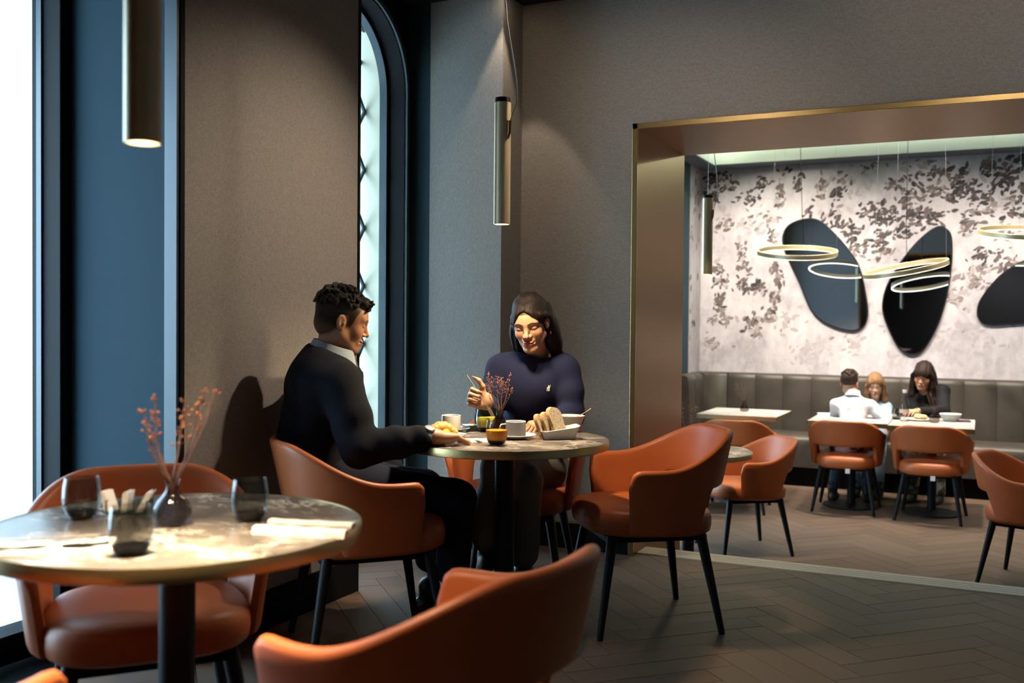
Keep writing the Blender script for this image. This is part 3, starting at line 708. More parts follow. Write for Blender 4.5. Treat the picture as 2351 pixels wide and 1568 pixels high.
# ------------------------------------------------------------------ mirrors
def spline(pts, k=6):
    out = []; n = len(pts); P = [np.array(p, float) for p in pts]
    for i in range(n):
        p0, p1, p2, p3 = P[i-1], P[i], P[(i+1) % n], P[(i+2) % n]
        for j in range(k):
            t = j/k; out.append(.5*((2*p1)+(-p0+p2)*t+(2*p0-5*p1+4*p2-p3)*t*t+(-p0+3*p1-3*p2+p3)*t**3))
    return out
def mirror(px, label):
    ym = YB-.03; pts = spline([ony(x, y, ym)[[0, 2]] for x, y in px]); c = np.mean(pts, 0)
    t = thing('wall_mirror', label, 'mirror', (c[0], YB, c[1]), group='organic shaped wall mirrors')
    loc = [p-c for p in pts]
    MB().prism([tuple(p) for p in loc], 'y', -.022, -.018).build('mirror_glass', MT['mirror'], t)
    n = len(loc); rs = []
    for i in range(n):
        tn = loc[(i+1) % n]-loc[i-1]; tn /= np.linalg.norm(tn); nr = np.array([tn[1], -tn[0]]); 
        if nr @ loc[i] < 0: nr = -nr
        a, b_ = loc[i]+nr*.008, loc[i]-nr*.002
        rs.append([(b_[0], -.03, b_[1]), (a[0], -.03, a[1]), (a[0], -.001, a[1]), (b_[0], -.001, b_[1])])
    rs.append(rs[0]); MB().rings(rs, True, False, False).build('frame', MT['blackmetal'], t, smooth=30)
mirror([(1797,548),(1812,517),(1850,503),(1882,508),(1918,540),(1950,578),(1971,612),(1985,670),(1991,720),(1981,749),(1955,758),(1915,749),(1880,730),(1857,700),(1833,642),(1808,590)], 'organic mirror on the wallpaper behind the left ring pendant')
mirror([(2150,522),(2172,526),(2184,548),(2183,612),(2170,690),(2150,750),(2122,799),(2095,813),(2066,800),(2045,764),(2028,716),(2030,678),(2045,640),(2070,600),(2110,552)], 'tall teardrop mirror above the woman in the blazer')
mirror([(2245,712),(2252,688),(2277,654),(2312,621),(2356,598),(2405,590),(2445,635),(2435,700),(2390,735),(2320,743),(2268,745),(2249,733)], 'organic mirror cut off by the right picture edge')
# ------------------------------------------------------------------ tableware
TZ = .7507
def tumbler(p, label, cat='glass', s=1.0, liquid=None, level=.45, group='smoked stemless glasses', mat='smoke'):
    t = thing('tumbler', label, cat, p, group=group)
    prof = [(.0, .0), (.022, 0), (.030, .006), (.037, .024), (.0395, .045), (.0375, .068), (.034, .088)]
    n = 40
    out = [(r*s, z*s) for r, z in prof]
    f = lambda z: np.interp(z, [q[1] for q in out], [q[0] for q in out])
    mb = MB(); sm = []
    for k in range(22): z = out[-1][1]*k/21; sm.append((max(.0005, float(f(z)) if k else .022*s), z))
    mb.lathe([(.0005, 0)]+sm[:], n, cap1=False); mb.build('bowl', MT[mat], t, smooth=60)
    rz = sm[-1][1]; rr_ = sm[-1][0]
    MB().rings([[((rr_+.0009*math.cos(2*PI*j/6))*math.cos(2*PI*i/n), (rr_+.0009*math.cos(2*PI*j/6))*math.sin(2*PI*i/n), rz+.0009*math.sin(2*PI*j/6)) for j in range(6)] for i in range(n+1)], True, False, False).build('rim', MT['clear'], t, smooth=60)
    MB().lathe([(.0005, .001), (.020*s, .001), (.029*s, .007*s), (.033*s, .015*s), (.0335*s, .017*s), (.0005, .0165*s)], n).build('base', MT['smokedark'], t, smooth=60)
    if liquid:
        zl = level*out[-1][1]; pr = [(.0005, .0175*s), (.0325*s, .0175*s)]
        for k in range(1, 9): z = .0175*s+(zl-.0175*s)*k/8; pr.append((float(f(z))-.0014, z))
        pr.append((.0005, zl)); MB().lathe(pr, n).build('juice', MT[liquid], t, smooth=50)
    return t
def vase(p, label, seed, h=1.0, twig_h=.14, lean=(0, 0), nst=7, spread=.06, berries=True, fat=1.0):
    t = thing('bud_vase', label, 'vase', p, group='ribbed smoked glass bud vases with dried twigs')
    n = 60; prof = [(.0, 0), (.026, 0), (.034, .006), (.0395, .02), (.0385, .035), (.030, .052), (.018, .066), (.0125, .076), (.012, .088), (.0155, .094), (.0158, .097)]
    f = lambda z: float(np.interp(z, [q[1] for q in prof], [q[0] for q in prof]))
    rs = []
    for k in range(28):
        z = .097*k/27; r = f(z) if k else .026; am = .07*min(1, max(0, (.075-z)/.02))
        rs.append([((r*(1+am*abs(math.sin(10*2*PI*j/n)))-r*am*.5)*h*math.cos(2*PI*j/n), (r*(1+am*abs(math.sin(10*2*PI*j/n)))-r*am*.5)*h*math.sin(2*PI*j/n), z*h) for j in range(n)])
    MB().rings(rs, True, True, False).build('vase_body', MT['vase'], t, smooth=70)
    r_ = random.Random(seed); tw = MB(); be = MB(); p0 = np.array([0, 0, .05*h])
    for i in range(nst):
        a = 2*PI*i/nst+r_.uniform(-.4, .4); sp = spread*r_.uniform(.35, 1); top = np.array([math.cos(a)*sp+lean[0]*r_.uniform(.3, 1), math.sin(a)*sp+lean[1]*r_.uniform(.3, 1), .095*h+twig_h*r_.uniform(.6, 1)])
        mid = np.array([math.cos(a)*.007, math.sin(a)*.007, .095*h]); pts = []
        for k in range(8):
            s = k/7; q = mid+(top-mid)*s+np.array([math.cos(a), math.sin(a), 0])*.01*math.sin(PI*s); pts.append(q+np.array([r_.gauss(0, .0012), r_.gauss(0, .0012), 0]))
        tw.tube([p0]+pts, [.0012*fat]*4+[.001*fat]*5, 5)
        for k in range(3, 8):
            for _ in range(2 if k < 6 else 4):
                d = np.array([r_.gauss(0, 1), r_.gauss(0, 1), r_.uniform(.3, 1.4)]); d /= np.linalg.norm(d); L = r_.uniform(.006, .018); e = pts[k]+d*L
                tw.tube([pts[k], e], [.0006, .0005], 4)
                if berries and k > 3:
                    b0 = len(be.v); R_ = r_.uniform(.0013, .0023)*fat
                    be.lathe([(R_*.3, -R_*.95), (R_*.85, -R_*.5), (R_, 0), (R_*.85, R_*.5), (R_*.3, R_*.95)], 6, c=tuple(e))
    tag(tw.build('twigs', MT['twig'], t), kind='stuff')
    if be.f: tag(be.build('berries', MT['berry'], t, smooth=80), kind='stuff')
    return t
def cup_saucer(p, rz, label, sl, empty=True):
    s = thing('saucer', sl, 'saucer', p, rz, 'white saucers')
    MB().lathe([(.03, 0), (.045, .002), (.07, .010), (.076, .0135), (.0765, .015), (.074, .0155), (.05, .008), (.034, .0055), (.001, .005)], 48).build('plate', MT['white'], s, smooth=50)
    c = thing('cup', label, 'cup', (p[0], p[1], p[2]+.006), rz, 'white straight coffee cups')
    R_, Hh = .0385, .058
    MB().lathe([(.001, 0), (R_-.004, 0), (R_-.001, .003), (R_, .008), (R_, Hh), (R_-.0015, Hh+.0012), (R_-.003, Hh), (R_-.003, .008), (R_-.006, .005), (.001, .005)], 48).build('cup_body', MT['white'], c, smooth=40)
    MB().tube([(R_-.001, 0, .048), (R_+.018, 0, .046), (R_+.023, 0, .033), (R_+.016, 0, .020), (R_-.001, 0, .016)], .0035, 8).build('handle', MT['white'], c, smooth=60)
    MB().lathe([(.001, .02), (R_-.0032, .02)], 32).build('coffee', plain('coffee', (.05, .02, .01), .2), c)
def cutlery(parent, kind, p, ang, L=.2, z=.004):
    c, s = math.cos(ang), math.sin(ang)
    mb = MB(); pts = [(0, .006), (.5*L, .0045), (.62*L, .003)]
    mb.box(0, .6*L, -.0045, .0045, 0, .0022)
    if kind == 'knife': mb.box(.6*L, L, -.008, .006, .0004, .0018)
    else:
        mb.box(.6*L, .78*L, -.008, .008, .001, .003)
        for k in range(4): mb.box(.78*L, L, -.0085+.0047*k, -.0085+.0047*k+.0026, .001, .0028)
    mb.xform(lambda q: np.array([p[0]+c*q[0]-s*q[1], p[1]+s*q[0]+c*q[1], p[2]+z+q[2]]))
    return mb
def napkin(p, ang, label, L=.20, Wd=.045, items=('fork', 'knife'), group='folded white cloth napkins', fold=3):
    t = thing('napkin', label, 'napkin', p, ang, group)
    n = 24
    for lay in range(fold):
        rs = []; w_ = Wd*(1-.06*lay); z0 = .0035*lay
        for i in range(n+1):
            x = -L/2+L*i/n; wob = .0008*math.sin(i*.9+lay*2)
            y0 = -w_/2+.0012*math.sin(i*.7+lay); y1 = w_/2+.0012*math.sin(i*.5+lay*1.7); zt = z0+.0032+wob*.6
            rs.append([(x, y0, z0+.0002), (x, y0+.002, zt), (x, (y0+y1)/2, zt+.0012), (x, y1-.002, zt), (x, y1, z0+.0002)])
        MB().rings(rs).build('fold', MT['napkin'], t, smooth=50)
    return t
def loose_cutlery(kind, p, ang, label, z=0., L=.2):
    t = thing(kind, label, kind, (p[0], p[1], p[2]+z), ang, 'steel cutlery'); mb = cutlery(None, kind, (0, 0, 0), 0, L, .0003); mb.xform(lambda q: q-np.array([L/2, 0, 0])); mb.build('blade' if kind == 'knife' else 'tines_and_handle', MT['steel'], t, bevel=.0006)
    return t
def T(px, py): return onz(px, py, TZ)
# foreground table
tumbler(T(300, 1272), 'smoked glass nearest the viewer on the foreground table', s=1.02)
tumbler(T(188, 1190), 'smoked glass at the left beside the sugar caddy', s=1.02)
tumbler(T(574, 1194), 'smoked glass beside the rolled napkin at the table\'s right', s=1.02)
vase(T(396, 1205), 'ribbed bud vase with orange twigs on the foreground table', 3, 1.0, .19, tuple(RT[:2]*.02), 9, .10, fat=1.7)
ar = math.atan2(RT[1], RT[0])
napkin(T(125, 1262), ar+.18+.1, 'folded white napkin at the left edge of the foreground table', .215, .06, fold=4)
loose_cutlery('knife', T(120, 1268), ar+.30, 'steel knife lying on the left foreground napkin', .018, .2)
loose_cutlery('fork', T(105, 1258), ar+.27, 'steel fork lying on the left foreground napkin', .018, .19)
napkin(T(690, 1228), ar-.20, 'rolled white napkin at the right of the foreground table, front one', .20, .034, fold=4)
napkin(T(715, 1204), ar-.20, 'white napkin behind the rolled one on the foreground table', .19, .03, fold=2)
loose_cutlery('knife', T(700, 1214), ar-.2, 'steel knife between the two right foreground napkins', .001, .19)
cad = thing('sugar_caddy', 'small dark caddy beside the bud vase on the foreground table', 'caddy', T(298, 1178), ar)
cb_ = MB(); cb_.box(-.045, .045, -.022, .022, 0, .004)
for x in (-.046, -.016, .014, .044): cb_.box(x, x+.002, -.022, .022, .004, .032)
cb_.build('holder', MT['bluelt'], cad)
for k, x in enumerate((-.036, -.003, .028)):
    st_ = thing('sugar_sachets', ['leftmost white sugar sachet bundle in the dark caddy', 'middle white sugar sachet bundle in the dark caddy', 'right white sugar sachet bundle in the dark caddy'][k], 'sachet', T(298, 1178)+np.array([x*math.cos(ar), x*math.sin(ar), .0055]), ar+.15*(k-1), 'white sugar sachets')
    for q in range(4):
        MB().box(-.011+q*.0035, -.0085+q*.0035, -.019, .019, 0, .042+.003*(q % 2)).xform(lambda v_, k=k: np.array([v_[0]+v_[2]*(.45*(k-1)+.12), v_[1], v_[2]])).build('sachet', MT['paper'], st_, bevel=.0008)
# breakfast table
tumbler(T(1140, 1021), 'smoked glass of orange juice at the front of the breakfast table', s=1.0, liquid='orange', level=.60, mat='juiceglass')
tumbler(T(1115, 990), 'smoked glass of yellow-green juice behind the orange juice', s=1.0, liquid='yellow', level=.66, mat='juiceglass')
vase(T(1147, 997), 'ribbed bud vase with berry twigs between the juice glasses', 8, .98, .135, (0, 0), 11, .055)
cup_saucer(T(1036, 990), ar+1.7, 'white coffee cup on the far left of the breakfast table', 'white saucer under the far left coffee cup')
cup_saucer(T(1184, 1006), ar+PI+.2, 'white coffee cup right behind the orange juice', 'white saucer under the cup behind the orange juice')
pl = thing('plate', 'white plate of pastries beside the man\'s hand', 'plate', T(1010, 1004), 0)
MB().lathe([(.05, 0), (.075, .002), (.098, .010), (.100, .012), (.097, .0125), (.07, .006), (.001, .005)], 56).build('plate_body', MT['white'], pl, smooth=50)
napkin(T(1098, 1014), ar+.12, 'folded white napkin beside the orange juice glass', .13, .05, fold=3)
loose_cutlery('knife', T(1090, 1006), ar+.25, 'steel knife on the napkin by the man\'s fingertips', .0125, .15)
sp = thing('butter_dish', 'small white square dish between cup and green juice', 'dish', T(1080, 984), ar+.3)
MB().rings([[(s_*x, s_*y, z) for x, y in ((-1, -1), (1, -1), (1, 1), (-1, 1))] for s_, z in ((.020, 0), (.030, .016), (.028, .016), (.018, .004))]).build('dish_body', MT['white'], sp, bevel=.002)
# bowl of cereal with spoon
bw = thing('cereal_bowl', 'flared white bowl with a spoon behind the bread dish', 'bowl', T(1308, 990), 0)
MB().lathe([(.001, 0), (.03, 0), (.034, .004), (.048, .03), (.060, .060), (.062, .064), (.0595, .0635), (.046, .032), (.031, .008), (.001, .006)], 56).build('bowl_body', MT['white'], bw, smooth=50)
MB().lathe([(.001, .048), (.045, .045), (.052, .042)], 40).build('cereal', plain('cereal', (.30, .09, .03), .8, bumps=(500, 1, .01)), bw)
spn = thing('spoon', 'steel spoon leaning in the white cereal bowl', 'spoon', T(1308, 990), 0)
c_ = RT*1.0
MB().tube([c_*.015+np.array([0, 0, .05]), c_*.065+np.array([0, 0, .078]), c_*.085+np.array([0, 0, .092])], [.002, .0016, .0028], 6).build('handle', MT['steel'], spn, smooth=50)
MB().lathe([(.001, .046), (.012, .05), (.013, .052)], 16, c=tuple(c_*.004)).build('spoon_bowl', MT['steel'], spn, smooth=50)
# bread dish
bd_p = T(1283, 1007); BA = ar+.16
bd = thing('bread_dish', 'oblong white porcelain dish holding bread slices', 'dish', bd_p, BA)
def rrect(hx, hy, r, n=6):
    o = []
    for (cx, cy, a0) in ((hx-r, hy-r, 0), (-hx+r, hy-r, 90), (-hx+r, -hy+r, 180), (hx-r, -hy+r, 270)):
        for k in range(n+1): a = math.radians(a0+90*k/n); o.append((cx+r*math.cos(a), cy+r*math.sin(a)))
    return o
def dish_ring(hx, hy, r, z, wave): return [(x, y, z+wave*(.010*(x/hx)+.006*(x/hx)**2)) for x, y in rrect(hx, hy, r)]
MB().rings([dish_ring(.058, .034, .02, 0, 0), dish_ring(.062, .037, .021, .006, .1), dish_ring(.068, .042, .022, .022, .5), dish_ring(.076, .048, .024, .036, 1), dish_ring(.074, .046, .023, .037, 1), dish_ring(.066, .040, .021, .022, .5), dish_ring(.058, .034, .02, .006, .1)]).build('dish_body', MT['white'], bd, smooth=50)
mcr, ntc, bc = nmat('bread_crumb'); setp(bc, rough=.9)
vb = tex_vec(ntc); cn = noise(ntc, vb, 260, 5, .7); cv = N(ntc, 'ShaderNodeTexVoronoi', Scale=190.0); ntc.links.new(vb, cv.inputs['Vector'])
mixn = math2(ntc, 'MULTIPLY', cn, cv.outputs['Distance'])
ntc.links.new(ramp(ntc, mixn, [(.05, (.07, .05, .03)), (.17, (.34, .27, .18)), (.3, (.48, .41, .29))]), bc.inputs['Base Color']); bump(ntc, bc, cn, .6, .004)
MT['crust'] = plain('bread_crust', (.30, .155, .055), .75, bumps=(90, .5, .005))
bob = [(-.027, 0), (-.03, .03), (-.033, .05), (-.031, .064), (-.022, .075), (-.006, .080), (.010, .079), (.024, .073), (.032, .062), (.032, .05), (.029, .03), (.027, 0)]
for k, (dx, tl, lab, hh) in enumerate(((-.050, -.42, 'leftmost slice of seeded bread leaning in the white dish', 1.05), (-.022, -.42, 'middle slice of seeded bread in the white dish', 1.14), (.010, -.42, 'largest slice of seeded bread at the right of the dish', 1.36))):
    t = thing('bread_slice', lab, 'bread', bd_p+np.array([dx*math.cos(BA), dx*math.sin(BA), .0075]), BA, 'seeded bread slices')
    o_ = spline([(y*hh, z*hh) for y, z in bob], 3); o_ = [(float(a), max(0., float(b_))) for a, b_ in o_]
    mb = MB(); n_ = len(o_); th_ = .0145
    yaw = -.75
    def B(u, v_, x_): 
        q = np.array([x_, u, v_]); q = np.array([q[0]+q[2]*tl, q[1], q[2]]); return q
    vs = [B(u, v_, -th_/2) for u, v_ in o_]+[B(u, v_, th_/2) for u, v_ in o_]; mb.cm = 0
    mb.add(vs, [tuple(range(n_))[::-1], tuple(range(n_, 2*n_))]); mb.cm = 1
    mb.add(vs, [(i, (i+1) % n_, n_+(i+1) % n_, n_+i) for i in range(n_)])
    ob = mb.build('slice', [mcr, MT['crust']], t); ob.rotation_euler = (0, 0, yaw)
# back tables
ZT2 = ZB+.7507
def T2(px, py): return onz(px, py, ZT2)
vase(T2(1709, 944), 'bud vase with dark twigs on the small rectangular table', 21, 1.05, .17, tuple(-RT[:2]*.05), 7, .05, False)
vase(T2(2145, 970), 'bud vase with dark twigs beside the white bowl', 22, 1.05, .15, tuple(-RT[:2]*.06), 7, .05, False)
vase(np.array([-1.69, 6.16, ZT2]), 'bud vase on the mostly hidden round table', 23, 1.05, .20, tuple(-RT[:2]*.02), 7, .08)
bt = thing('water_bottle', 'clear glass water bottle standing before the woman in the blazer', 'bottle', T2(2076, 967), 0)
bp = [(.001, 0), (.034, 0), (.038, .005), (.039, .02), (.039, .135), (.036, .158), (.022, .182), (.0155, .195), (.0145, .235), (.017, .237), (.017, .25)]
MB().lathe(bp, 36, cap1=False).build('bottle_body', MT['clear'], bt, smooth=50)
MB().lathe([(.001, .006), (.0365, .006), (.0365, .115), (.001, .115)], 32).build('water', MT['water'], bt, smooth=50)
MB().lathe([(.0172, .237), (.0172, .262), (.001, .263)], 24).build('bottle_cap', MT['white'], bt, smooth=50)
MB().lathe([(.0393, .07), (.0393, .10)], 36, cap0=False, cap1=False).build('bottle_label', plain('pale_label', (.62, .45, .40), .6), bt, smooth=50)
tumbler(T2(2058, 963), 'smoked glass beside the clear water bottle', s=1.05)
pb = thing('plate', 'white plate of food between the bottle and the vase', 'plate', T2(2110, 965), 0)
MB().lathe([(.06, 0), (.085, .003), (.11, .012), (.108, .014), (.08, .007), (.001, .006)], 48).build('plate_body', MT['white'], pb, smooth=50)
wb = thing('salad_bowl', 'white flared bowl at the right end of the back table', 'bowl', T2(2182, 967), 0)
MB().lathe([(.001, 0), (.05, 0), (.055, .004), (.072, .03), (.088, .062), (.086, .063), (.068, .03), (.05, .008), (.001, .006)], 48).build('bowl_body', MT['white'], wb, smooth=50)
nb = thing('notebook', 'dark purple notebook beside the white bowl on the back table', 'notebook', T2(2213, 968), .1)
MB().box(-.05, .05, -.05, .05, 0, .012).build('cover', plain('purple_cover', (.05, .03, .06), .5), nb, bevel=.002)
for k, (px_, py_, lab) in enumerate(((1896, 951, 'crumpled white napkin beside the boy on the back table'), (2042, 955, 'white napkin between the boy\'s elbow and the glass'))):
    napkin(T2(px_, py_), .3+k, lab, .14, .08, fold=3)
# ------------------------------------------------------------------ implicit surfaces for bodies, hair and soft things
class SDF:
    def __init__(s, lo, hi, h):
        s.lo = np.array(lo, np.float32); s.h = h; s.n = np.ceil((np.array(hi)-np.array(lo))/h).astype(int)+1
        s.ax = [s.lo[i]+h*np.arange(s.n[i], dtype=np.float32) for i in range(3)]; s.V = np.full(s.n, .5, np.float32)
    def _win(s, lo, hi, m):
        a = np.clip(np.floor((np.array(lo)-m-s.lo)/s.h).astype(int), 0, s.n); b = np.clip(np.ceil((np.array(hi)+m-s.lo)/s.h).astype(int)+1, 0, s.n)
        if (b <= a).any(): return None
        sl = tuple(slice(a[i], b[i]) for i in range(3))
        return sl, np.meshgrid(*[s.ax[i][sl[i]] for i in range(3)], indexing='ij', sparse=True)
    def _op(s, sl, d, k, op):
        V = s.V[sl]
        if op == 'u':
            hh = np.maximum(k-np.abs(V-d), 0)/k if k > 0 else 0; s.V[sl] = np.minimum(V, d)-hh*hh*k*.25
        else:
            d = -d; hh = np.maximum(k-np.abs(V-d), 0)/k if k > 0 else 0; s.V[sl] = np.maximum(V, d)+hh*hh*k*.25
        return s
    def cap(s, a, b, ra, rb=None, k=.02, op='u'):
        rb = ra if rb is None else rb; a = np.array(a, float); b = np.array(b, float); R_ = max(ra, rb)
        w_ = s._win(np.minimum(a, b)-R_, np.maximum(a, b)+R_, k+3*s.h)
        if w_ is None: return s
        sl, (X, Y, Z) = w_; d = b-a; L2 = float(d@d)+1e-12
        t = np.clip(((X-a[0])*d[0]+(Y-a[1])*d[1]+(Z-a[2])*d[2])/L2, 0, 1)
        dd = np.sqrt((X-a[0]-t*d[0])**2+(Y-a[1]-t*d[1])**2+(Z-a[2]-t*d[2])**2)-(ra+(rb-ra)*t)
        return s._op(sl, dd.astype(np.float32), k, op)
    def chain(s, pts, rad, k=.02):
        for i in range(len(pts)-1): s.cap(pts[i], pts[i+1], rad[i], rad[i+1], k)
        return s
    def ell(s, c, r, R=None, k=.02, op='u'):
        c = np.array(c, float); r = np.array(r, float); m = r.max()
        w_ = s._win(c-m, c+m, k+3*s.h)
        if w_ is None: return s
        sl, (X, Y, Z) = w_; P = (X-c[0], Y-c[1], Z-c[2])
        if R is not None: P = tuple(P[0]*R[0][i]+P[1]*R[1][i]+P[2]*R[2][i] for i in range(3))   # columns of R are the axes
        k0 = np.sqrt((P[0]/r[0])**2+(P[1]/r[1])**2+(P[2]/r[2])**2); k1 = np.sqrt((P[0]/r[0]**2)**2+(P[1]/r[1]**2)**2+(P[2]/r[2]**2)**2)+1e-9
        return s._op(sl, (k0*(k0-1)/k1).astype(np.float32), k, op)
    def full(s): return np.meshgrid(*s.ax, indexing='ij', sparse=True)
    def cut(s, fn):      # keep where fn < 0
        s.V = np.maximum(s.V, fn(*s.full()).astype(np.float32)); return s
    def warp(s, fn): s.V = s.V+fn(*s.full()).astype(np.float32); return s
    def mesh(s):
        V = s.V; V[0] = V[-1] = .5; V[:, 0] = V[:, -1] = .5; V[:, :, 0] = V[:, :, -1] = .5
        ins = V < 0; nx, ny, nz = V.shape
        cnt = np.zeros((nx-1, ny-1, nz-1), np.int8)
        for dx in (0, 1):
            for dy in (0, 1):
                for dz in (0, 1): cnt += ins[dx:nx-1+dx, dy:ny-1+dy, dz:nz-1+dz]
        cells = np.argwhere((cnt > 0) & (cnt < 8)); idx = np.full(cnt.shape, -1, np.int32); idx[tuple(cells.T)] = np.arange(len(cells))
        acc = np.zeros((len(cells), 3)); num = np.zeros(len(cells)); cor = [np.array(o) for o in np.ndindex(2, 2, 2)]
        for ax in range(3):
            for o in cor:
                if o[ax]: continue
                o2 = o.copy(); o2[ax] = 1
                a = V[tuple((cells+o).T)]; b = V[tuple((cells+o2).T)]; m_ = (a < 0) != (b < 0)
                t = a[m_]/(a[m_]-b[m_]); p = np.repeat(o[None].astype(float), m_.sum(), 0); p[:, ax] = t
                acc[m_] += p; num[m_] += 1
        vs = s.lo+s.h*(cells+acc/num[:, None]); F = []
        for ax in range(3):
            u, v_ = (ax+1) % 3, (ax+2) % 3
            sl0 = [slice(None)]*3; sl1 = [slice(None)]*3; sl0[ax] = slice(0, -1); sl1[ax] = slice(1, None)
            ch = ins[tuple(sl0)] != ins[tuple(sl1)]; e = np.argwhere(ch); e = e[(e[:, u] > 0) & (e[:, v_] > 0) & (e[:, u] < V.shape[u]-1) & (e[:, v_] < V.shape[v_]-1)]
            q = []
            for du, dv in ((1, 1), (0, 1), (0, 0), (1, 0)):
                c = e.copy(); c[:, u] -= du; c[:, v_] -= dv; q.append(idx[tuple(c.T)])
            q = np.stack(q, 1); fl = ins[tuple(e.T)]; q[~fl] = q[~fl][:, ::-1]; F.append(q)
        F = np.concatenate(F); F = F[(F >= 0).all(1)]
        return vs, F
def smooth_verts(vs, F, it=2):
    n = len(vs); E = np.concatenate([F[:, [0, 1]], F[:, [1, 2]], F[:, [2, 3]], F[:, [3, 0]]])
    for _ in range(it):
        a = np.zeros((n, 3)); c = np.zeros(n)
        np.add.at(a, E[:, 0], vs[E[:, 1]]); np.add.at(c, E[:, 0], 1); np.add.at(a, E[:, 1], vs[E[:, 0]]); np.add.at(c, E[:, 1], 1)
        vs = .5*vs+.5*a/np.maximum(c, 1)[:, None]
    return vs
def fast_mesh(name, parts, mats):
    """parts: list of (verts, quads, colours or None, material index)"""
    vs = np.concatenate([p[0] for p in parts]); off = np.cumsum([0]+[len(p[0]) for p in parts])
    F = np.concatenate([p[1]+off[i] for i, p in enumerate(parts)]); mi = np.concatenate([np.full(len(p[1]), p[3]) for p in parts])
    cols = np.concatenate([np.ones((len(p[0]), 4)) if p[2] is None else np.c_[p[2], np.ones(len(p[0]))] for p in parts])
    me = bpy.data.meshes.new(name); me.vertices.add(len(vs)); me.vertices.foreach_set('co', vs.astype(np.float32).ravel())
    me.loops.add(F.size); me.loops.foreach_set('vertex_index', F.astype(np.int32).ravel()); me.polygons.add(len(F))
    me.polygons.foreach_set('loop_start', np.arange(0, F.size, 4, dtype=np.int32)); me.polygons.foreach_set('loop_total', np.full(len(F), 4, np.int32))
    me.polygons.foreach_set('material_index', mi.astype(np.int32)); me.polygons.foreach_set('use_smooth', np.ones(len(F), bool))
    me.update(calc_edges=True); a = me.color_attributes.new('Col', 'FLOAT_COLOR', 'POINT'); a.data.foreach_set('color', cols.astype(np.float32).ravel())
    for m_ in (mats if isinstance(mats, (list, tuple)) else [mats]): me.materials.append(m_)
    me.validate(); return me
def sdf_obj(name, sdf, mat, parent=None, it=1, col=None, base=None):
    vs, F = sdf.mesh(); vs = smooth_verts(vs, F, it); c = col(vs) if col else None
    if base is not None: vs = vs-np.array(base)
    o = bpy.data.objects.new(name, fast_mesh(name, [(vs, F, c, 0)], mat)); link(o, parent); return o
def unit(v): v = np.array(v, float); return v/np.linalg.norm(v)
def frame(f, up=(0, 0, 1)):
    """columns: right (x), forward (y), up (z)"""
    f = unit(f); r = unit(np.cross(f, up)); u = np.cross(r, f); return np.stack([r, f, u], 1)
def rotf(M3, yaw=0, pitch=0, roll=0):
    a = Matrix.Rotation(yaw, 3, 'Z') @ Matrix.Rotation(pitch, 3, 'X') @ Matrix.Rotation(roll, 3, 'Y'); return M3 @ np.array(a)
def gauss(P, c, r): 
    d = (P-np.array(c))/np.array(r); return np.exp(-(d**2).sum(1))
def lerp3(C, c, w_): return C*(1-w_[:, None])+np.array(c)*w_[:, None]
def seg_dist(P, pts):
    best = np.full(len(P), 9.)
    for a, b in zip(pts[:-1], pts[1:]):
        a, b = np.array(a), np.array(b); d = b-a; t = np.clip(((P-a)@d)/(d@d), 0, 1); best = np.minimum(best, np.linalg.norm(P-a-t[:, None]*d, axis=1))
    return best

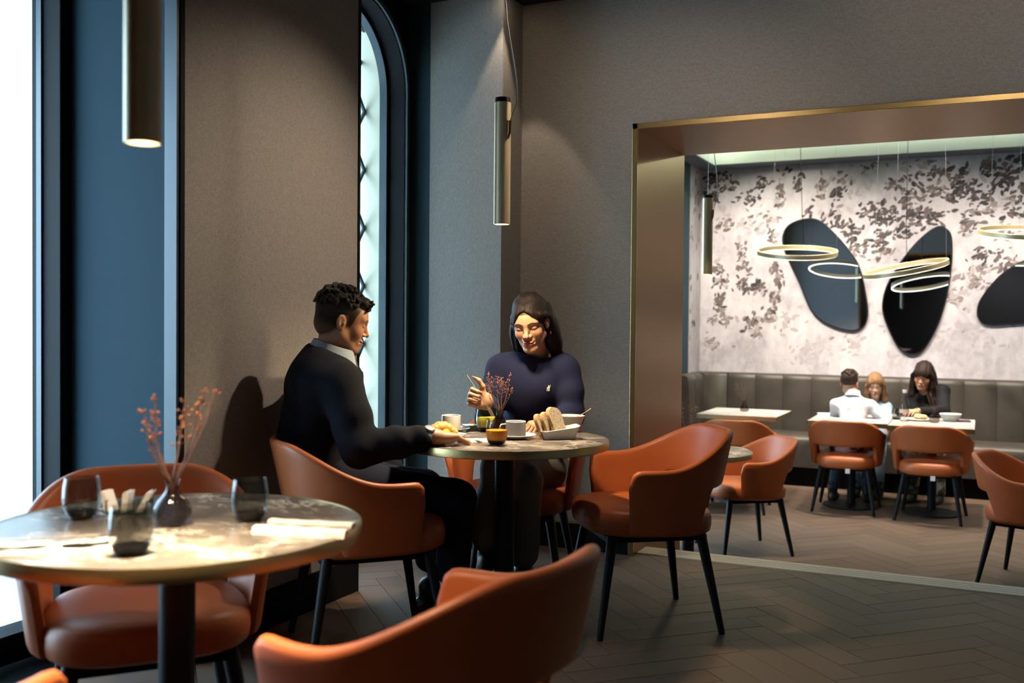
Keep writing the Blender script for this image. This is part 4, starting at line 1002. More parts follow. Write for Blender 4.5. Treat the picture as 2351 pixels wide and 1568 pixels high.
def head(h, skin, lips, brow, neck, jawk=1.0, fem=True, beard=None, child=False, smile=0.0, scalp=None, fem_hair=False):
    """local head: face towards +Y, up +Z, origin between the ears"""
    neck = np.array(neck); lo = np.minimum([-.10, -.13, -.15], neck-.07); hi = np.maximum([.10, .14, .15], neck+.07)
    s = SDF(lo, hi, h)
    s.ell((0, -.018, .042), (.073, .092, .082), k=.02)
    s.ell((0, .022, -.025), (.058*jawk, .066, .078), k=.035)
    s.ell((0, .045, .03), (.058, .05, .055), k=.03)                              # forehead
    for x in (-1, 1):
        s.cap((x*.050*jawk, .005, -.058), (x*.016, .066, -.100), .019, .016, k=.03)  # jaw
        s.ell((x*.036, .060, -.030), (.023, .022, .024), k=.025)                 # cheek
        s.cap((x*.040, .074, .024), (x*.012, .085, .018), .011, .010, k=.016)   # brow ridge
        s.ell((x*.031, .102, .002), (.017, .018, .0125), k=.016, op='s')         # socket
        s.ell((x*.031, .0735, .001), (.0150, .0145, .0115), k=.007)              # closed lid
    s.ell((0, .078, -.100), (.018, .016, .015), k=.025)                          # chin
    s.ell((0, .078, -.066), (.027, .018, .018), k=.02)                           # muzzle
    nz = .108 if not child else .101
    s.cap((0, .084, .014), (0, nz, -.030), .0075, .0098, k=.012)
    for x in (-1, 1): s.ell((x*.0125, .094, -.034), (.0075, .0095, .0068), k=.008)
    s.ell((0, .1, -.046), (.0045, .006, .006), k=.006, op='s')                    # philtrum
    s.ell((0, .0935, -.0605), (.0225+.004*smile, .0085, .0052), k=.006); s.ell((0, .0915, -.0715), (.0185+.004*smile, .0085, .0062), k=.006)
    s.ell((0, .104, -.0655), (.024, .008, .0016), k=.003, op='s')
    for x in (-1, 1):
        s.ell((x*(.026+.005*smile), .088, -.0645+.004*smile), (.004, .006, .004), k=.005, op='s')
        Rr = np.array(Matrix.Rotation(x*.35, 3, 'Z') @ Matrix.Rotation(.2, 3, 'X'))
        s.ell((x*.0755, -.010, -.008), (.0065, .019, .031), Rr, k=.006)          # ear
        s.ell((x*.083, -.006, -.004), (.006, .010, .018), Rr, k=.005, op='s')
        s.ell((x*.078, .002, -.012), (.004, .005, .006), k=.003)
    s.cap((0, -.022, -.055), neck, .048 if fem else .055, .050 if fem else .060, k=.03)
    vs, F = s.mesh(); vs = smooth_verts(vs, F, 1); C = np.repeat(np.array([skin]), len(vs), 0); ax = np.abs(vs[:, 0]); Q = np.c_[ax, vs[:, 1], vs[:, 2]]
    C = lerp3(C, np.array(skin)*np.array([1.05, .78, .72]), .5*gauss(Q, (.038, .075, -.03), (.022, .03, .02)))
    C = lerp3(C, np.array(skin)*np.array([1.05, .8, .75]), .35*gauss(Q, (0, .11, -.03), (.014, .02, .014)))
    lipm = np.clip(1.25*gauss(vs, (0, .098, -.061), (.024, .02, .006))+1.25*gauss(vs, (0, .096, -.072), (.02, .02, .007)), 0, 1); lipm[lipm < .45] *= .4
    C = lerp3(C, lips, lipm*(vs[:, 1] > .08))
    Q0 = Q*np.array([1, 0, 1]); br = seg_dist(Q0, [(.012, 0, .0205), (.030, 0, .0265), (.047, 0, .0215)]); C = lerp3(C, brow, .97*np.clip(1.7-br/.0021, 0, 1)*(Q[:, 1] > .05))
    ls = seg_dist(Q0, [(.0175, 0, -.002), (.025, 0, -.0062), (.033, 0, -.0072), (.041, 0, -.0052), (.0465, 0, -.001)])
    C = lerp3(C, np.array(brow)*.5, .97*np.clip(1.8-ls/.0014, 0, 1)*(Q[:, 1] > .05))
    C = lerp3(C, np.array(skin)*np.array([.75, .62, .58]), .5*gauss(Q, (.031, .088, .008), (.018, .02, .006)))
    if scalp is not None:      # short hair and scalp colour
        y, z = vs[:, 1], vs[:, 2]; yb = np.interp(z, [-.05, -.025, .0, .03, .06, .085], [.020, .030, .040, .048, .062, .10]); zl = np.interp(y, [-.09, -.045, -.02, .012, .04], [-.085, -.075, -.045, -.03, -.03])
        if fem_hair: yb = np.interp(z, [-.05, -.02, .01, .035, .050, .060, .075], [-.02, .0, .030, .052, .066, .086, .12])+.012*np.clip(1-ax/.03, 0, 1)*0
        m_ = np.clip((yb-y)/(.012 if fem_hair else .006), 0, 1)*np.clip((z-zl)/.022, 0, 1); ear = np.clip(1.5-np.linalg.norm((Q-np.array([.078, -.008, -.012]))/np.array([.014, .024, .036]), axis=1), 0, 1)*2; C = lerp3(C, scalp, np.clip(m_*(1-np.clip(ear, 0, 1)), 0, 1)*.95)
    if beard is not None:
        m_ = np.clip(gauss(Q, (0, .08, -.103), (.018, .025, .016))*1.5, 0, .9)+.30*gauss(Q, (.03, .04, -.085), (.05, .05, .035))+.12*gauss(Q, (0, .1, -.05), (.02, .02, .006))
        C = lerp3(C, beard, np.clip(m_, 0, .92))
    return vs, F, C
FING = [(.030, .044, .026, .020), (.010, .049, .030, .021), (-.010, .046, .028, .021), (-.028, .036, .021, .018)]
def hand(h, sx, curls, thumb, spread=(.10, .03, -.05, -.13), fr=.0082, skin=(.5, .3, .2), nail=None, sc=1.0, arm=(0, -.09, 0)):
    """local: wrist at origin, fingers +Y, back of the hand +Z, thumb towards sx"""
    s = SDF((-.085, -.11, -.105), (.085, .2, .06), h); tips = []
    for i, (x, *L) in enumerate(FING): s.cap((sx*x*.55, .004, 0), (sx*x, .082-.004*abs(i-1.2), .002), .0165, .0105, k=.014)
    s.cap((sx*.016, .014, -.008), (sx*.030, .045, -.014), .0165, .0135, k=.016)
    s.ell((-sx*.02, .04, -.008), (.014, .032, .012), k=.015)
    sc_ = np.array([1, 1, 1])
    s.cap((0, .01, 0), arm, .0225, .026, k=.02)
    for i, (x, *L) in enumerate(FING):
        p = np.array([sx*x, .082-.004*abs(i-1.2), .002]); a = 0; r = fr*(1 if i < 3 else .88); az = spread[i]*sx
        for j in range(3):
            a += math.radians(curls[i][j]); d = np.array([math.sin(az)*math.cos(a), math.cos(az)*math.cos(a), -math.sin(a)]); q = p+d*L[j]
            s.cap(p, q, r*(1-.07*j), r*(1-.07*(j+1)), k=.0035); p = q
        n_ = np.array([math.sin(az)*math.sin(a), math.cos(az)*math.sin(a), math.cos(a)]); tips.append((p-d*.004+n_*r*.7, d))
    p = np.array([sx*.026, .030, -.010])
    for j, (dv, L) in enumerate(zip(thumb, (.036, .030, .024))):
        d = unit(np.array(dv)*np.array([sx, 1, 1])); q = p+d*L; s.cap(p, q, .0125-.0015*j, .0110-.0015*j, k=.006); p = q
    tips.append((p-d*.003+np.array([0, 0, .006]), d))
    vs, F = s.mesh(); vs = smooth_verts(vs, F, 1); C = np.repeat(np.array([skin]), len(vs), 0)
    C = lerp3(C, np.array(skin)*np.array([1.05, .8, .72]), np.clip(sum(gauss(vs, t[0], (.009,)*3) for t in tips), 0, .6))
    if nail is not None:
        for t, d in tips:
            w_ = np.clip(2.2*gauss(vs, t, (.0052,)*3)-.6, 0, 1); C = lerp3(C, nail, w_)
    return vs*sc, F, C
def place(part, M3, c, sc=1.0):
    vs, F, C = part; return (vs*sc)@M3.T+np.array(c), F, C
SKIN = vcol('skin', .48, .4, .12, bumps=(300, .08, .001))
CLOTH = {}
def cloth(name, c, rough=.9, bm=(500, .3, .002), sheen=.2): 
    if name not in CLOTH: CLOTH[name] = plain(name, c, rough, spec=.2, bumps=bm, sheen=sheen)
    return CLOTH[name]
def hair_mat(name, c, c2, rough=.5):
    m, nt, b = nmat(name); setp(b, rough=rough, spec=.12); v = tex_vec(nt, (170, 170, 9)); n_ = noise(nt, v, 1.0, 4, .6, .4)
    nt.links.new(ramp(nt, n_, [(.3, c), (.72, c2)]), b.inputs['Base Color']); bump(nt, b, n_, .55, .006); return m
def wrinkle(amp, f=34., seed=0, d=(1, .35, .6)):
    r = np.random.RandomState(seed); W = [(unit(np.array(d)*r.uniform(-1, 1, 3)+r.uniform(-.3, .3, 3)), r.uniform(.6, 1.5)*f, r.uniform(0, 6)) for _ in range(5)]
    def fn(X, Y, Z):
        o = 0
        for i, (k_, q, p) in enumerate(W):
            ph = q*(k_[0]*X+k_[1]*Y+k_[2]*Z)+p; o = o+np.sin(ph+1.3*np.sin(.45*ph+i))
        return amp*o/2.2
    return fn
def bounds(pts, m): P = np.array(pts); return P.min(0)-m, P.max(0)+m
# ------------------------------------------------------------------ people
def torso(s, J, F3, W, g=1.0, k=.05, depth=1.0, trap=1.0):
    """J: neck, chest, waist, pelvis, shR, shL ; F3 frame; W scale of widths"""
    ell = lambda c, r: s.ell(c, np.array(r)*g, F3, k)
    ell(J['pelvis'], (.165*W*(.55+.45*trap), .125*depth*(.4+.6*trap), .12)); ell(J['waist'], (.140*W, .108*depth, .15)); ell(J['chest'], (.152*W, .112*depth, .15))
    m = (np.array(J['shR'])+np.array(J['shL']))/2
    n0 = np.array(J['neck'])-np.array([0, 0, .03+.06*(1-trap)])
    s.cap(J['shR'], J['shL'], .060*g, k=k); s.cap(n0, np.array(J['shR'])*.8+m*.2, .046*g*trap, .056*g*trap, k=k); s.cap(n0, np.array(J['shL'])*.8+m*.2, .046*g*trap, .056*g*trap, k=k)
    s.cap(J['pelvis'], J['waist'], .115*g*(.5+.5*trap), .11*g, k=k); s.cap(J['waist'], J['chest'], .11*g, .11*g, k=k)
def limb(s, pts, rad, k=.02): s.chain(pts, rad, k)
def coarse_body(J, F3, W, skin, legs=True, h=.016, g=.80):
    P = [np.array(v) for v in J.values() if hasattr(v, '__len__')]; lo, hi = bounds(P, .2); s = SDF(lo, hi, h)
    torso(s, J, F3, W, g)
    for q in 'RL':
        limb(s, [J['sh'+q], J['el'+q], J['wr'+q]], [.045*g/.8, .034*g/.8, .024*g/.8], .03)
        if 'kn'+q in J: limb(s, [J['hip'+q], J['kn'+q], J['an'+q]], [.075, .052, .038], .03)
    vs, F = s.mesh(); return vs, F, np.repeat(np.array([skin]), len(vs), 0)
def person_root(J, label, cat='person'):
    b = np.array(J['pelvis']); t = thing('person', label, cat, (b[0], b[1], J.get('floor', 0.0))); return t, np.array(t.location)
def add_mesh(name, parts, mats, parent, base):
    parts = [(p[0]-base, p[1], p[2], p[3] if len(p) > 3 else 0) for p in parts]; o = bpy.data.objects.new(name, fast_mesh(name, parts, mats)); link(o, parent); return o
def shoe(parent, base, an, f, mat, floor, L=.25):
    f = unit((f[0], f[1], 0)); s = SDF(*bounds([an, np.array(an)+f*.2, (an[0], an[1], floor)], .12), .006)
    a = np.array([an[0], an[1], floor+.035]); s.cap(a-f*.04, a+f*.12, .036, .032, .02); s.cap(a+f*.10, a+f*.16-np.array([0, 0, .008]), .036, .026, .02); s.cap(a, np.array(an)+np.array([0, 0, .03]), .04, .042, .02)
    s.cut(lambda X, Y, Z: (floor+.002)-Z+0*X+0*Y); sdf_obj('shoe', s, mat, parent, 1, base=base)
def G(px, py, d): return at(px, py, d)

# ---- woman in the navy sweatshirt
wf = unit((.26, -.96, 0)); F3 = frame(wf)
J = dict(neck=G(1238, 832, 4.27), chest=G(1224, 880, 4.25), waist=G(1222, 985, 4.36), pelvis=G(1205, 1078, 4.40), shR=G(1152, 846, 4.27), shL=G(1296, 850, 4.24),
         elR=G(1122, 962, 4.24), wrR=G(1116, 926, 4.06), elL=G(1312, 950, 4.20), wrL=G(1262, 972, 4.06),
         hipR=G(1165, 1085, 4.38), knR=G(1207, 1108, 3.92), anR=G(1202, 1270, 3.98), hipL=G(1252, 1080, 4.38), knL=G(1148, 1068, 3.86), anL=G(1122, 1225, 3.86), floor=0.0)
person, base = person_root(J, 'woman with long dark hair in a navy sweatshirt, eating at the breakfast table')
SK = (.41, .235, .145); hc = G(1217, 740, 4.12); hf = unit(-FW*np.array([1, 1, 0])-.22*RT); H3 = rotf(frame(hf), 0, -.34, .10)
inv = lambda p: (np.array(p)-hc)@H3/.93
hd = place(head(.0024, SK, (.36, .09, .08), (.03, .017, .012), inv(J['neck']), jawk=.95, scalp=(.012, .008, .006), fem_hair=True), H3, hc, .93)
# right hand holding the fork, palm to the viewer
r_, u_, c_ = RT, UP, -FW
Yh = unit(-.93*r_+.30*u_+.15*c_); Xh = unit(-u_-.28*r_+.10*c_); Xh = unit(Xh-Yh*(Xh@Yh)); Zh = np.cross(Xh, Yh); HR = np.stack([Xh, Yh, Zh], 1)
fist = [(78, 88, 48), (84, 92, 50), (86, 95, 52), (86, 96, 55)]
wr = G(1121, 924, 4.00)
hr = place(hand(.0022, -1, fist, [(.8, .45, -.35), (.6, .75, -.3), (.3, .9, -.1)], skin=SK, nail=(.42, .015, .03), arm=tuple(HR.T@unit(J['elR']-wr)*.07)), HR, wr, .98)
Yl = unit(-.85*r_+.45*c_-.08*u_); Zl = unit(u_+.25*c_); Zl = unit(Zl-Yl*(Zl@Yl)); Xl = np.cross(Yl, Zl); HL = np.stack([Xl, Yl, Zl], 1)
wl_ = G(1262, 972, 4.05)
hl_ = place(hand(.0025, 1, [(40, 52, 30), (44, 55, 30), (46, 58, 32), (48, 60, 32)], [(.5, .7, -.5), (.2, .9, -.4), (0, 1, -.3)], skin=SK, nail=(.42, .015, .03)), HL, wl_, .98)
body = add_mesh('body', [coarse_body(J, F3, .95, SK), hd, hr, hl_], SKIN, person, base)
pts = [v for k_, v in J.items() if k_[:2] in ('ne', 'ch', 'wa', 'pe', 'sh', 'el', 'wr')]
s = SDF(*bounds(pts, .16), .0062); torso(s, J, F3, .98, 1.0, .05)
limb(s, [J['shR'], (J['shR']+J['elR'])/2+c_*.012, J['elR'], J['elR']*.16+wr*.84], [.066, .062, .055, .046], .02); limb(s, [J['shL'], (J['shL']+J['elL'])/2+c_*.01, J['elL'], J['elL']*.28+wl_*.72], [.066, .062, .056, .044], .02)
s.warp(wrinkle(.0036, 34, 3)); nk = J['neck']
s.ell(nk+np.array([0, 0, .045])+wf*.020, (.078, .080, .058), frame(unit(wf+np.array([0, 0, -.35]))), .008, 's')
navy = cloth('navy_sweatshirt', (.012, .016, .050), .9, sheen=.0)
sweat = sdf_obj('sweatshirt', s, navy, person, 2, base=base)
# ribbed collar band
cb = MB(); Rn = frame(unit(wf+np.array([0, 0, -.55])))
cpts = [nk+Rn@np.array([.080*math.cos(a), .082*math.sin(a)*1.0+.014, .020]) for a in np.linspace(0, 2*PI, 41)]
cb.tube([p-base for p in cpts], .0085, 8).build('collar', cloth('navy_rib', (.006, .007, .014), .9), person, smooth=60)
# embroidered rider emblem on the chest
from mathutils.bvhtree import BVHTree
def hit(o, px, py, off=.002):
    b_ = BVHTree.FromPolygons([(v.co+o.matrix_world.translation if False else v.co) for v in o.data.vertices], [p.vertices for p in o.data.polygons]); d = unit(ray(px, py)); q = b_.ray_cast(Vector(CAM-base), Vector(d)); return (np.array(q[0])+base-d*off) if q[0] is not None else None
em = hit(sweat, 1259, 892); em = G(1259, 892, 4.1) if em is None else em
cc = MB()
def dec(pts2, r=.0016): 
    cc.tube([em+RT*x*.001+UP*y*.001-base for x, y in pts2], r, 5)
dec([(-5, 2), (-1, 4), (4, 3), (6, 6)], .0026); dec([(-4, 2), (-6, -6), (-5, -11)], .0016); dec([(-1, 2), (-1, -5), (1, -11)], .0016); dec([(3, 2), (5, -5), (3, -10)], .0016)
dec([(0, 4), (1, 10), (2, 13)], .0024); dec([(1, 9), (6, 8), (9, 15)], .0012); dec([(-5, 2), (-8, -2)], .0012)
emb = cc.build('chest_emblem', cloth('pale_thread', (.62, .64, .55), .8), person, smooth=60)
# jeans
s = SDF(*bounds([J[k_] for k_ in ('pelvis', 'hipR', 'knR', 'anR', 'hipL', 'knL', 'anL')], .13), .0075)
s.ell(J['pelvis']-np.array([0, 0, .01]), (.172, .135, .105), F3, .04)
limb(s, [J['hipR'], J['knR'], J['anR']], [.092, .066, .064], .03); limb(s, [J['hipL'], J['knL'], J['anL']], [.092, .068, .074], .03)
s.warp(wrinkle(.003, 40, 9)); s.cut(lambda X, Y, Z: (J['anR'][2]-.05)-Z+0*X+0*Y)
jn = plain('washed_black_denim', (.13, .13, .115), .9, spec=.2, bumps=(220, .4, .003)); sdf_obj('jeans', s, jn, person, 1, base=base)
boot = plain('black_boot', (.008, .008, .009), .45)
shoe(person, base, J['anR']-np.array([0, 0, .10]), wf, boot, 0.0); 
bt_ = J['anL']-np.array([0, 0, .09]); s = SDF(*bounds([bt_, bt_+wf*.16, J['anL']], .08), .006); s.cap(J['anL'], bt_, .042, .04, .02); s.cap(bt_, bt_+wf*.13-np.array([0, 0, .05]), .04, .028, .02); sdf_obj('shoe', s, boot, person, 1, base=base)
# hair
s = SDF((-.16, -.26, -.30), (.16, .14, .15), .0036); HI = lambda p: inv(p)
s.ell((0, -.022, .043), (.081, .0990, .090), k=.02); s.ell((0, .046, .034), (.066, .060, .062), k=.03)
s.ell((0, .104, -.026), (.060, .088, .102), k=.006, op='s'); s.ell((0, .04, -.09), (.056, .08, .06), k=.006, op='s')
for x in (-1, 1):
    s.chain([(x*.030, .074, .068), (x*.056, .053, .048), (x*.072, .016, .030 if x < 0 else .012), (x*.076, -.034, -.0 if x < 0 else -.03), (x*.076, -.055, -.08)], [.005, .007, .010, .016 if x < 0 else .019, .026], .02)
    s.chain([(x*.05, -.07, .03), (x*.062, -.075, -.05), (x*.07, -.08, -.12)], [.04, .045, .045], .03)
    sh = HI(J['shR'] if x > 0 else J['shL']); nk_ = HI(J['neck'])
    tgt = nk_+(sh-nk_)*(.80 if x < 0 else .42); s.chain([(x*.078, -.05, -.07), tuple(tgt*np.array([1, 1, 1])+np.array([0, -.01, .045])), tuple(tgt+np.array([x*.02, -.05, -.02])), tuple(tgt+np.array([x*.01, -.08, -.10]))], [.028, .026, .020, .014], .03)
for x in (-1,): s.ell((x*.083, .004, -.012), (.014, .024, .034), k=.01, op='s')
s.warp(lambda X, Y, Z: .0016*np.sin(240*np.sqrt(X*X+.4*(Y+.03)**2)+25*Z)+.0015*np.sin(95*X+9*Z)+.002*np.exp(-(X/.004)**2)*(Y > 0)*(Z > .04)*1.0)
vs, Fq = s.mesh(); vs = smooth_verts(vs, Fq, 1); hm = hair_mat('dark_brown_hair', (.003, .002, .0017), (.011, .0062, .0045))
add_mesh('hair', [((vs*.93)@H3.T+hc, Fq, None)], hm, person, base)
er = MB(); e0 = hc+H3@np.array([-.079, -.004, -.048]); er.tube([e0+H3@np.array([0, .006*math.sin(a), -.006+.006*math.cos(a)])-base for a in np.linspace(0, 2*PI, 13)], .0008, 5); er.build('earring', MT['gold'], person)
rg = MB(); kx = wr+HR@np.array([.010, .081, -.020])*.98
rg.tube([kx+HR@np.array([.0092*math.cos(a), .0092*math.sin(a), 0])-base for a in np.linspace(0, 2*PI, 17)], .0013, 6); rg.build('ring', MT['steel'], person, smooth=60)
# fork in her hand
fk = thing('fork', 'steel fork held up in the woman\'s red-nailed hand', 'fork', G(1100, 905, 3.955)); fb = np.array(fk.location)
A_, B_ = G(1071, 861, 3.955), G(1118, 932, 3.945); MB().tube([A_-fb, A_+(B_-A_)*.05-fb, A_+(B_-A_)*.8-fb, B_-fb], [.0042, .0036, .0022, .0018], 8).build('handle', MT['steel'], fk, smooth=60)
tn = MB(); nrm = unit(np.cross(B_-A_, FW))
for q in (-1.5, -.5, .5, 1.5): tn.tube([B_-fb, B_+nrm*.0035*q+unit(B_-A_)*.02-fb, B_+nrm*.0035*q+unit(B_-A_)*.045-UP*.004-fb], [.0014, .0011, .0008], 5)
tn.build('tines', MT['steel'], fk, smooth=60)

# ---- man in the dark sweater
mf = unit((.88, .47, 0)); F3 = frame(mf)
J = dict(neck=G(757, 830, 3.72), chest=G(745, 892, 3.72), waist=G(730, 1005, 3.74), pelvis=G(750, 1098, 3.74), shR=G(782, 886, 3.56), shL=G(745, 858, 3.92),
         elR=G(828, 1030, 3.48), wrR=G(968, 1024, 3.52), elL=G(800, 1010, 3.96), wrL=G(900, 1080, 4.0),
         hipR=G(790, 1112, 3.64), knR=G(1046, 1146, 3.72), anR=G(1040, 1310, 3.74), hipL=G(770, 1105, 3.84), knL=G(975, 1118, 4.0), anL=G(985, 1280, 4.02), floor=0.0)
person, base = person_root(J, 'man with short curly dark hair in a dark navy sweater, seen from the side')
SK = (.43, .22, .125); hc = G(786, 737, 3.72); hf = unit(RT*np.array([1, 1, 0])+.26*FW*np.array([1, 1, 0])); H3 = rotf(frame(hf), 0, -.26, 0); HS = .94
inv = lambda p: (np.array(p)-hc)@H3/HS
hd = place(head(.0024, SK, (.25, .09, .07), (.02, .012, .01), inv(J['neck']), jawk=1.04, fem=False, beard=(.03, .018, .014), scalp=(.016, .011, .008)), H3, hc, HS)
wr = G(990, 1002, 3.50); tip = G(1070, 1003, 3.57); Yh = unit(tip-wr); Zh = unit(np.array([0, 0, 1.])-Yh*Yh[2]); Xh = np.cross(Yh, Zh); HR = np.stack([Xh, Yh, Zh], 1)
hr = place(hand(.0024, -1, [(20, 26, 16), (20, 28, 16), (22, 28, 16), (24, 28, 16)], [(.6, .75, -.3), (.35, .9, -.3), (.1, 1, -.2)], spread=(.14, .04, -.06, -.16), fr=.0092, skin=SK, arm=tuple(HR.T@unit(J['elR']-wr)*.09)), HR, wr, 1.14)
Yl = unit(RT*.8+FW*.3); Zl = np.array([0, 0, 1.]); Zl = unit(Zl-Yl*(Zl@Yl)); HLm = np.stack([np.cross(Yl, Zl), Yl, Zl], 1)
add_mesh('body', [coarse_body(J, F3, 1.05, SK), hd, hr], SKIN, person, base)
pts = [v for k_, v in J.items() if k_[:2] in ('ne', 'ch', 'wa', 'pe', 'sh', 'el', 'wr')]
s = SDF(*bounds(pts, .17), .0066); torso(s, J, F3, 1.16, 1.18, .06, 1.02, .72)
limb(s, [J['shR'], (J['shR']+J['elR'])/2, J['elR'], J['elR']*.5+wr*.5, wr+unit(J['elR']-wr)*.030], [.076, .072, .066, .055, .043], .03); limb(s, [J['shL'], J['elL'], J['wrL']], [.072, .060, .046], .03)
s.warp(wrinkle(.0034, 36, 5)); el = J['elR']
s.warp(lambda X, Y, Z: .0035*np.sin(90*((X-el[0])*Yh[0]+(Y-el[1])*Yh[1])+20*(Z-el[2]))*np.exp(-(((X-wr[0])**2+(Y-wr[1])**2+(Z-wr[2])**2)/.03)))
nk = G(757, 826, 3.72); nax = unit(hc-nk); s.cap(nk+nax*.004+mf*.025, nk+nax*.2+mf*.03, .102, .16, .006, 's')
sdf_obj('sweater', s, cloth('dark_navy_knit', (.005, .006, .011), .95, (420, .5, .003), .0), person, 2, base=base)
# striped shirt collar
m, nt, b = nmat('striped_shirt'); setp(b, rough=.85); wv = N(nt, 'ShaderNodeTexWave', Scale=95.0); wv.bands_direction = 'Z'; nt.links.new(tex_vec(nt), wv.inputs['Vector'])
nt.links.new(ramp(nt, wv.outputs['Fac'], [(.35, (.20, .29, .40)), (.6, (.47, .55, .63))]), b.inputs['Base Color']); STR = m
_y2 = unit(mf-nax*(mf@nax)); Rn = np.stack([np.cross(_y2, nax), _y2, nax], 1)
def band(r0, r1, z0, z1, cy0=0., cy1=0., n=48, gap=.0):
    rs = []
    for j in range(n+1):
        a = PI/2+gap+(2*PI-2*gap)*j/n; d = np.array([math.cos(a), math.sin(a)])
        def P(r, z, cy): return nk+Rn@np.array([d[0]*r, d[1]*r*1.06+cy, z])-base
        rs.append([P(r0, z0, cy0), P(r1, z1, cy1), P(r1-.004, z1, cy1), P(r0-.004, z0, cy0)])
    return MB().rings(rs)
band(.108, .074, -.026, .060, .014, -.002, gap=.22).build('shirt_collar', STR, person, smooth=50)
cuff = MB(); 
for a_, r1_ in ((0, .032),): cuff.rings([[wr-Yh*(.042-.020*i)+HR@np.array([r1_*math.cos(t), 0, r1_*.85*math.sin(t)])-base for t in np.linspace(0, 2*PI, 25)[:-1]] for i in range(3)], True, False, False)
cuff.build('shirt_cuff', STR, person, smooth=60)
s = SDF(*bounds([J[k_] for k_ in ('pelvis', 'hipR', 'knR', 'anR', 'hipL', 'knL', 'anL')], .14), .0085)
s.ell(J['pelvis']-np.array([0, 0, .02]), (.15, .12, .09), F3, .03); limb(s, [J['hipR'], J['knR'], J['anR']], [.098, .072, .062], .03); limb(s, [J['hipL'], J['knL'], J['anL']], [.096, .070, .062], .03); s.warp(wrinkle(.003, 36, 4))
sdf_obj('trousers', s, cloth('navy_trousers', (.006, .009, .022), .9, sheen=0), person, 1, base=base)
for q in 'RL': shoe(person, base, J['an'+q]*np.array([1, 1, 0])+np.array([0, 0, .09]), mf, boot, 0.0)
# watch
wt = MB(); wc = wr-Yh*.012
wt.rings([[wc+Yh*y+HR@np.array([r*math.cos(t), 0, r*.86*math.sin(t)])-base for t in np.linspace(0, 2*PI, 29)[:-1]] for r, y in ((.0275, -.009), (.030, -.009), (.030, .009), (.0275, .009))], True, False, False)
wo = wt.build('watch_strap', MT['gold'], person, smooth=30)
wd = MB(); tp = wc+HR@np.array([.010, 0, .026]); wn = unit(HR@np.array([.40, 0, .92]))
a1 = unit(np.cross(wn, Yh)); 
wd.rings([[tp+wn*z+(a1*math.cos(t)+Yh*math.sin(t))*r-base for t in np.linspace(0, 2*PI, 33)[:-1]] for r, z in ((.018, -.002), (.0195, .002), (.0195, .006), (.0175, .008), (.016, .0085))])
wd.build('watch_case', MT['steel'], wo, smooth=30)
# curly hair
s = SDF((-.12, -.15, -.10), (.12, .16, .19), .0030)
s.ell((0, -.022, .048), (.0765, .0975, .084), k=.02); s.ell((0, .088, -.035), (.09, .066, .088), k=.01, op='s'); s.ell((0, .035, -.095), (.10, .06, .07), k=.01, op='s'); s.ell((0, -.044, -.016), (.064, .066, .066), k=.02); s.ell((0, .06, -.06), (.10, .075, .075), k=.01, op='s'); s.ell((0, .062, .088), (.060, .036, .028), k=.02); s.cut(lambda X, Y, Z: (-.078+0*X)-Z+0*Y)
for x in (-1, 1):
    s.ell((x*.083, -.004, -.010), (.02, .021, .034), k=.006, op='s'); pass
rs_ = np.random.RandomState(4)
for i in range(900):
    d = unit(rs_.normal(size=3)); 
    if d[2] < .12 and not (d[2] > -.1 and d[1] < -.2): continue
    p = np.array([0, -.022, .054])+d*np.array([.080, .100, .088])*rs_.uniform(.96, 1.05)
    if p[1] > .072 and p[2] < .075: p = p+np.array([0, .008, .004])
    t = unit(np.cross(d, rs_.normal(size=3))); r = rs_.uniform(.0035, .0062); s.cap(p-t*.005, p+t*.005, r, r, k=.002)
for i in range(90):
    x = rs_.uniform(-.05, .05); p = np.array([x, .086+rs_.uniform(-.008, .008), .082+rs_.uniform(-.016, .020)]); t = unit(rs_.normal(size=3)); s.cap(p-t*.006, p+t*.006, .0048, .0036, k=.002)
vs, Fq = s.mesh(); vs = smooth_verts(vs, Fq, 1)
sk = np.array(SK); fade = np.clip((-.005-vs[:, 2])/.055, 0, .8)*(vs[:, 1] < .02); Cc = lerp3(np.repeat(np.array([(.014, .010, .008)]), len(vs), 0), sk*.35, fade)
add_mesh('hair', [((vs*HS)@H3.T+hc, Fq, Cc)], vcol('curly_hair', .55, .35, bumps=(260, .9, .004)), person, base)

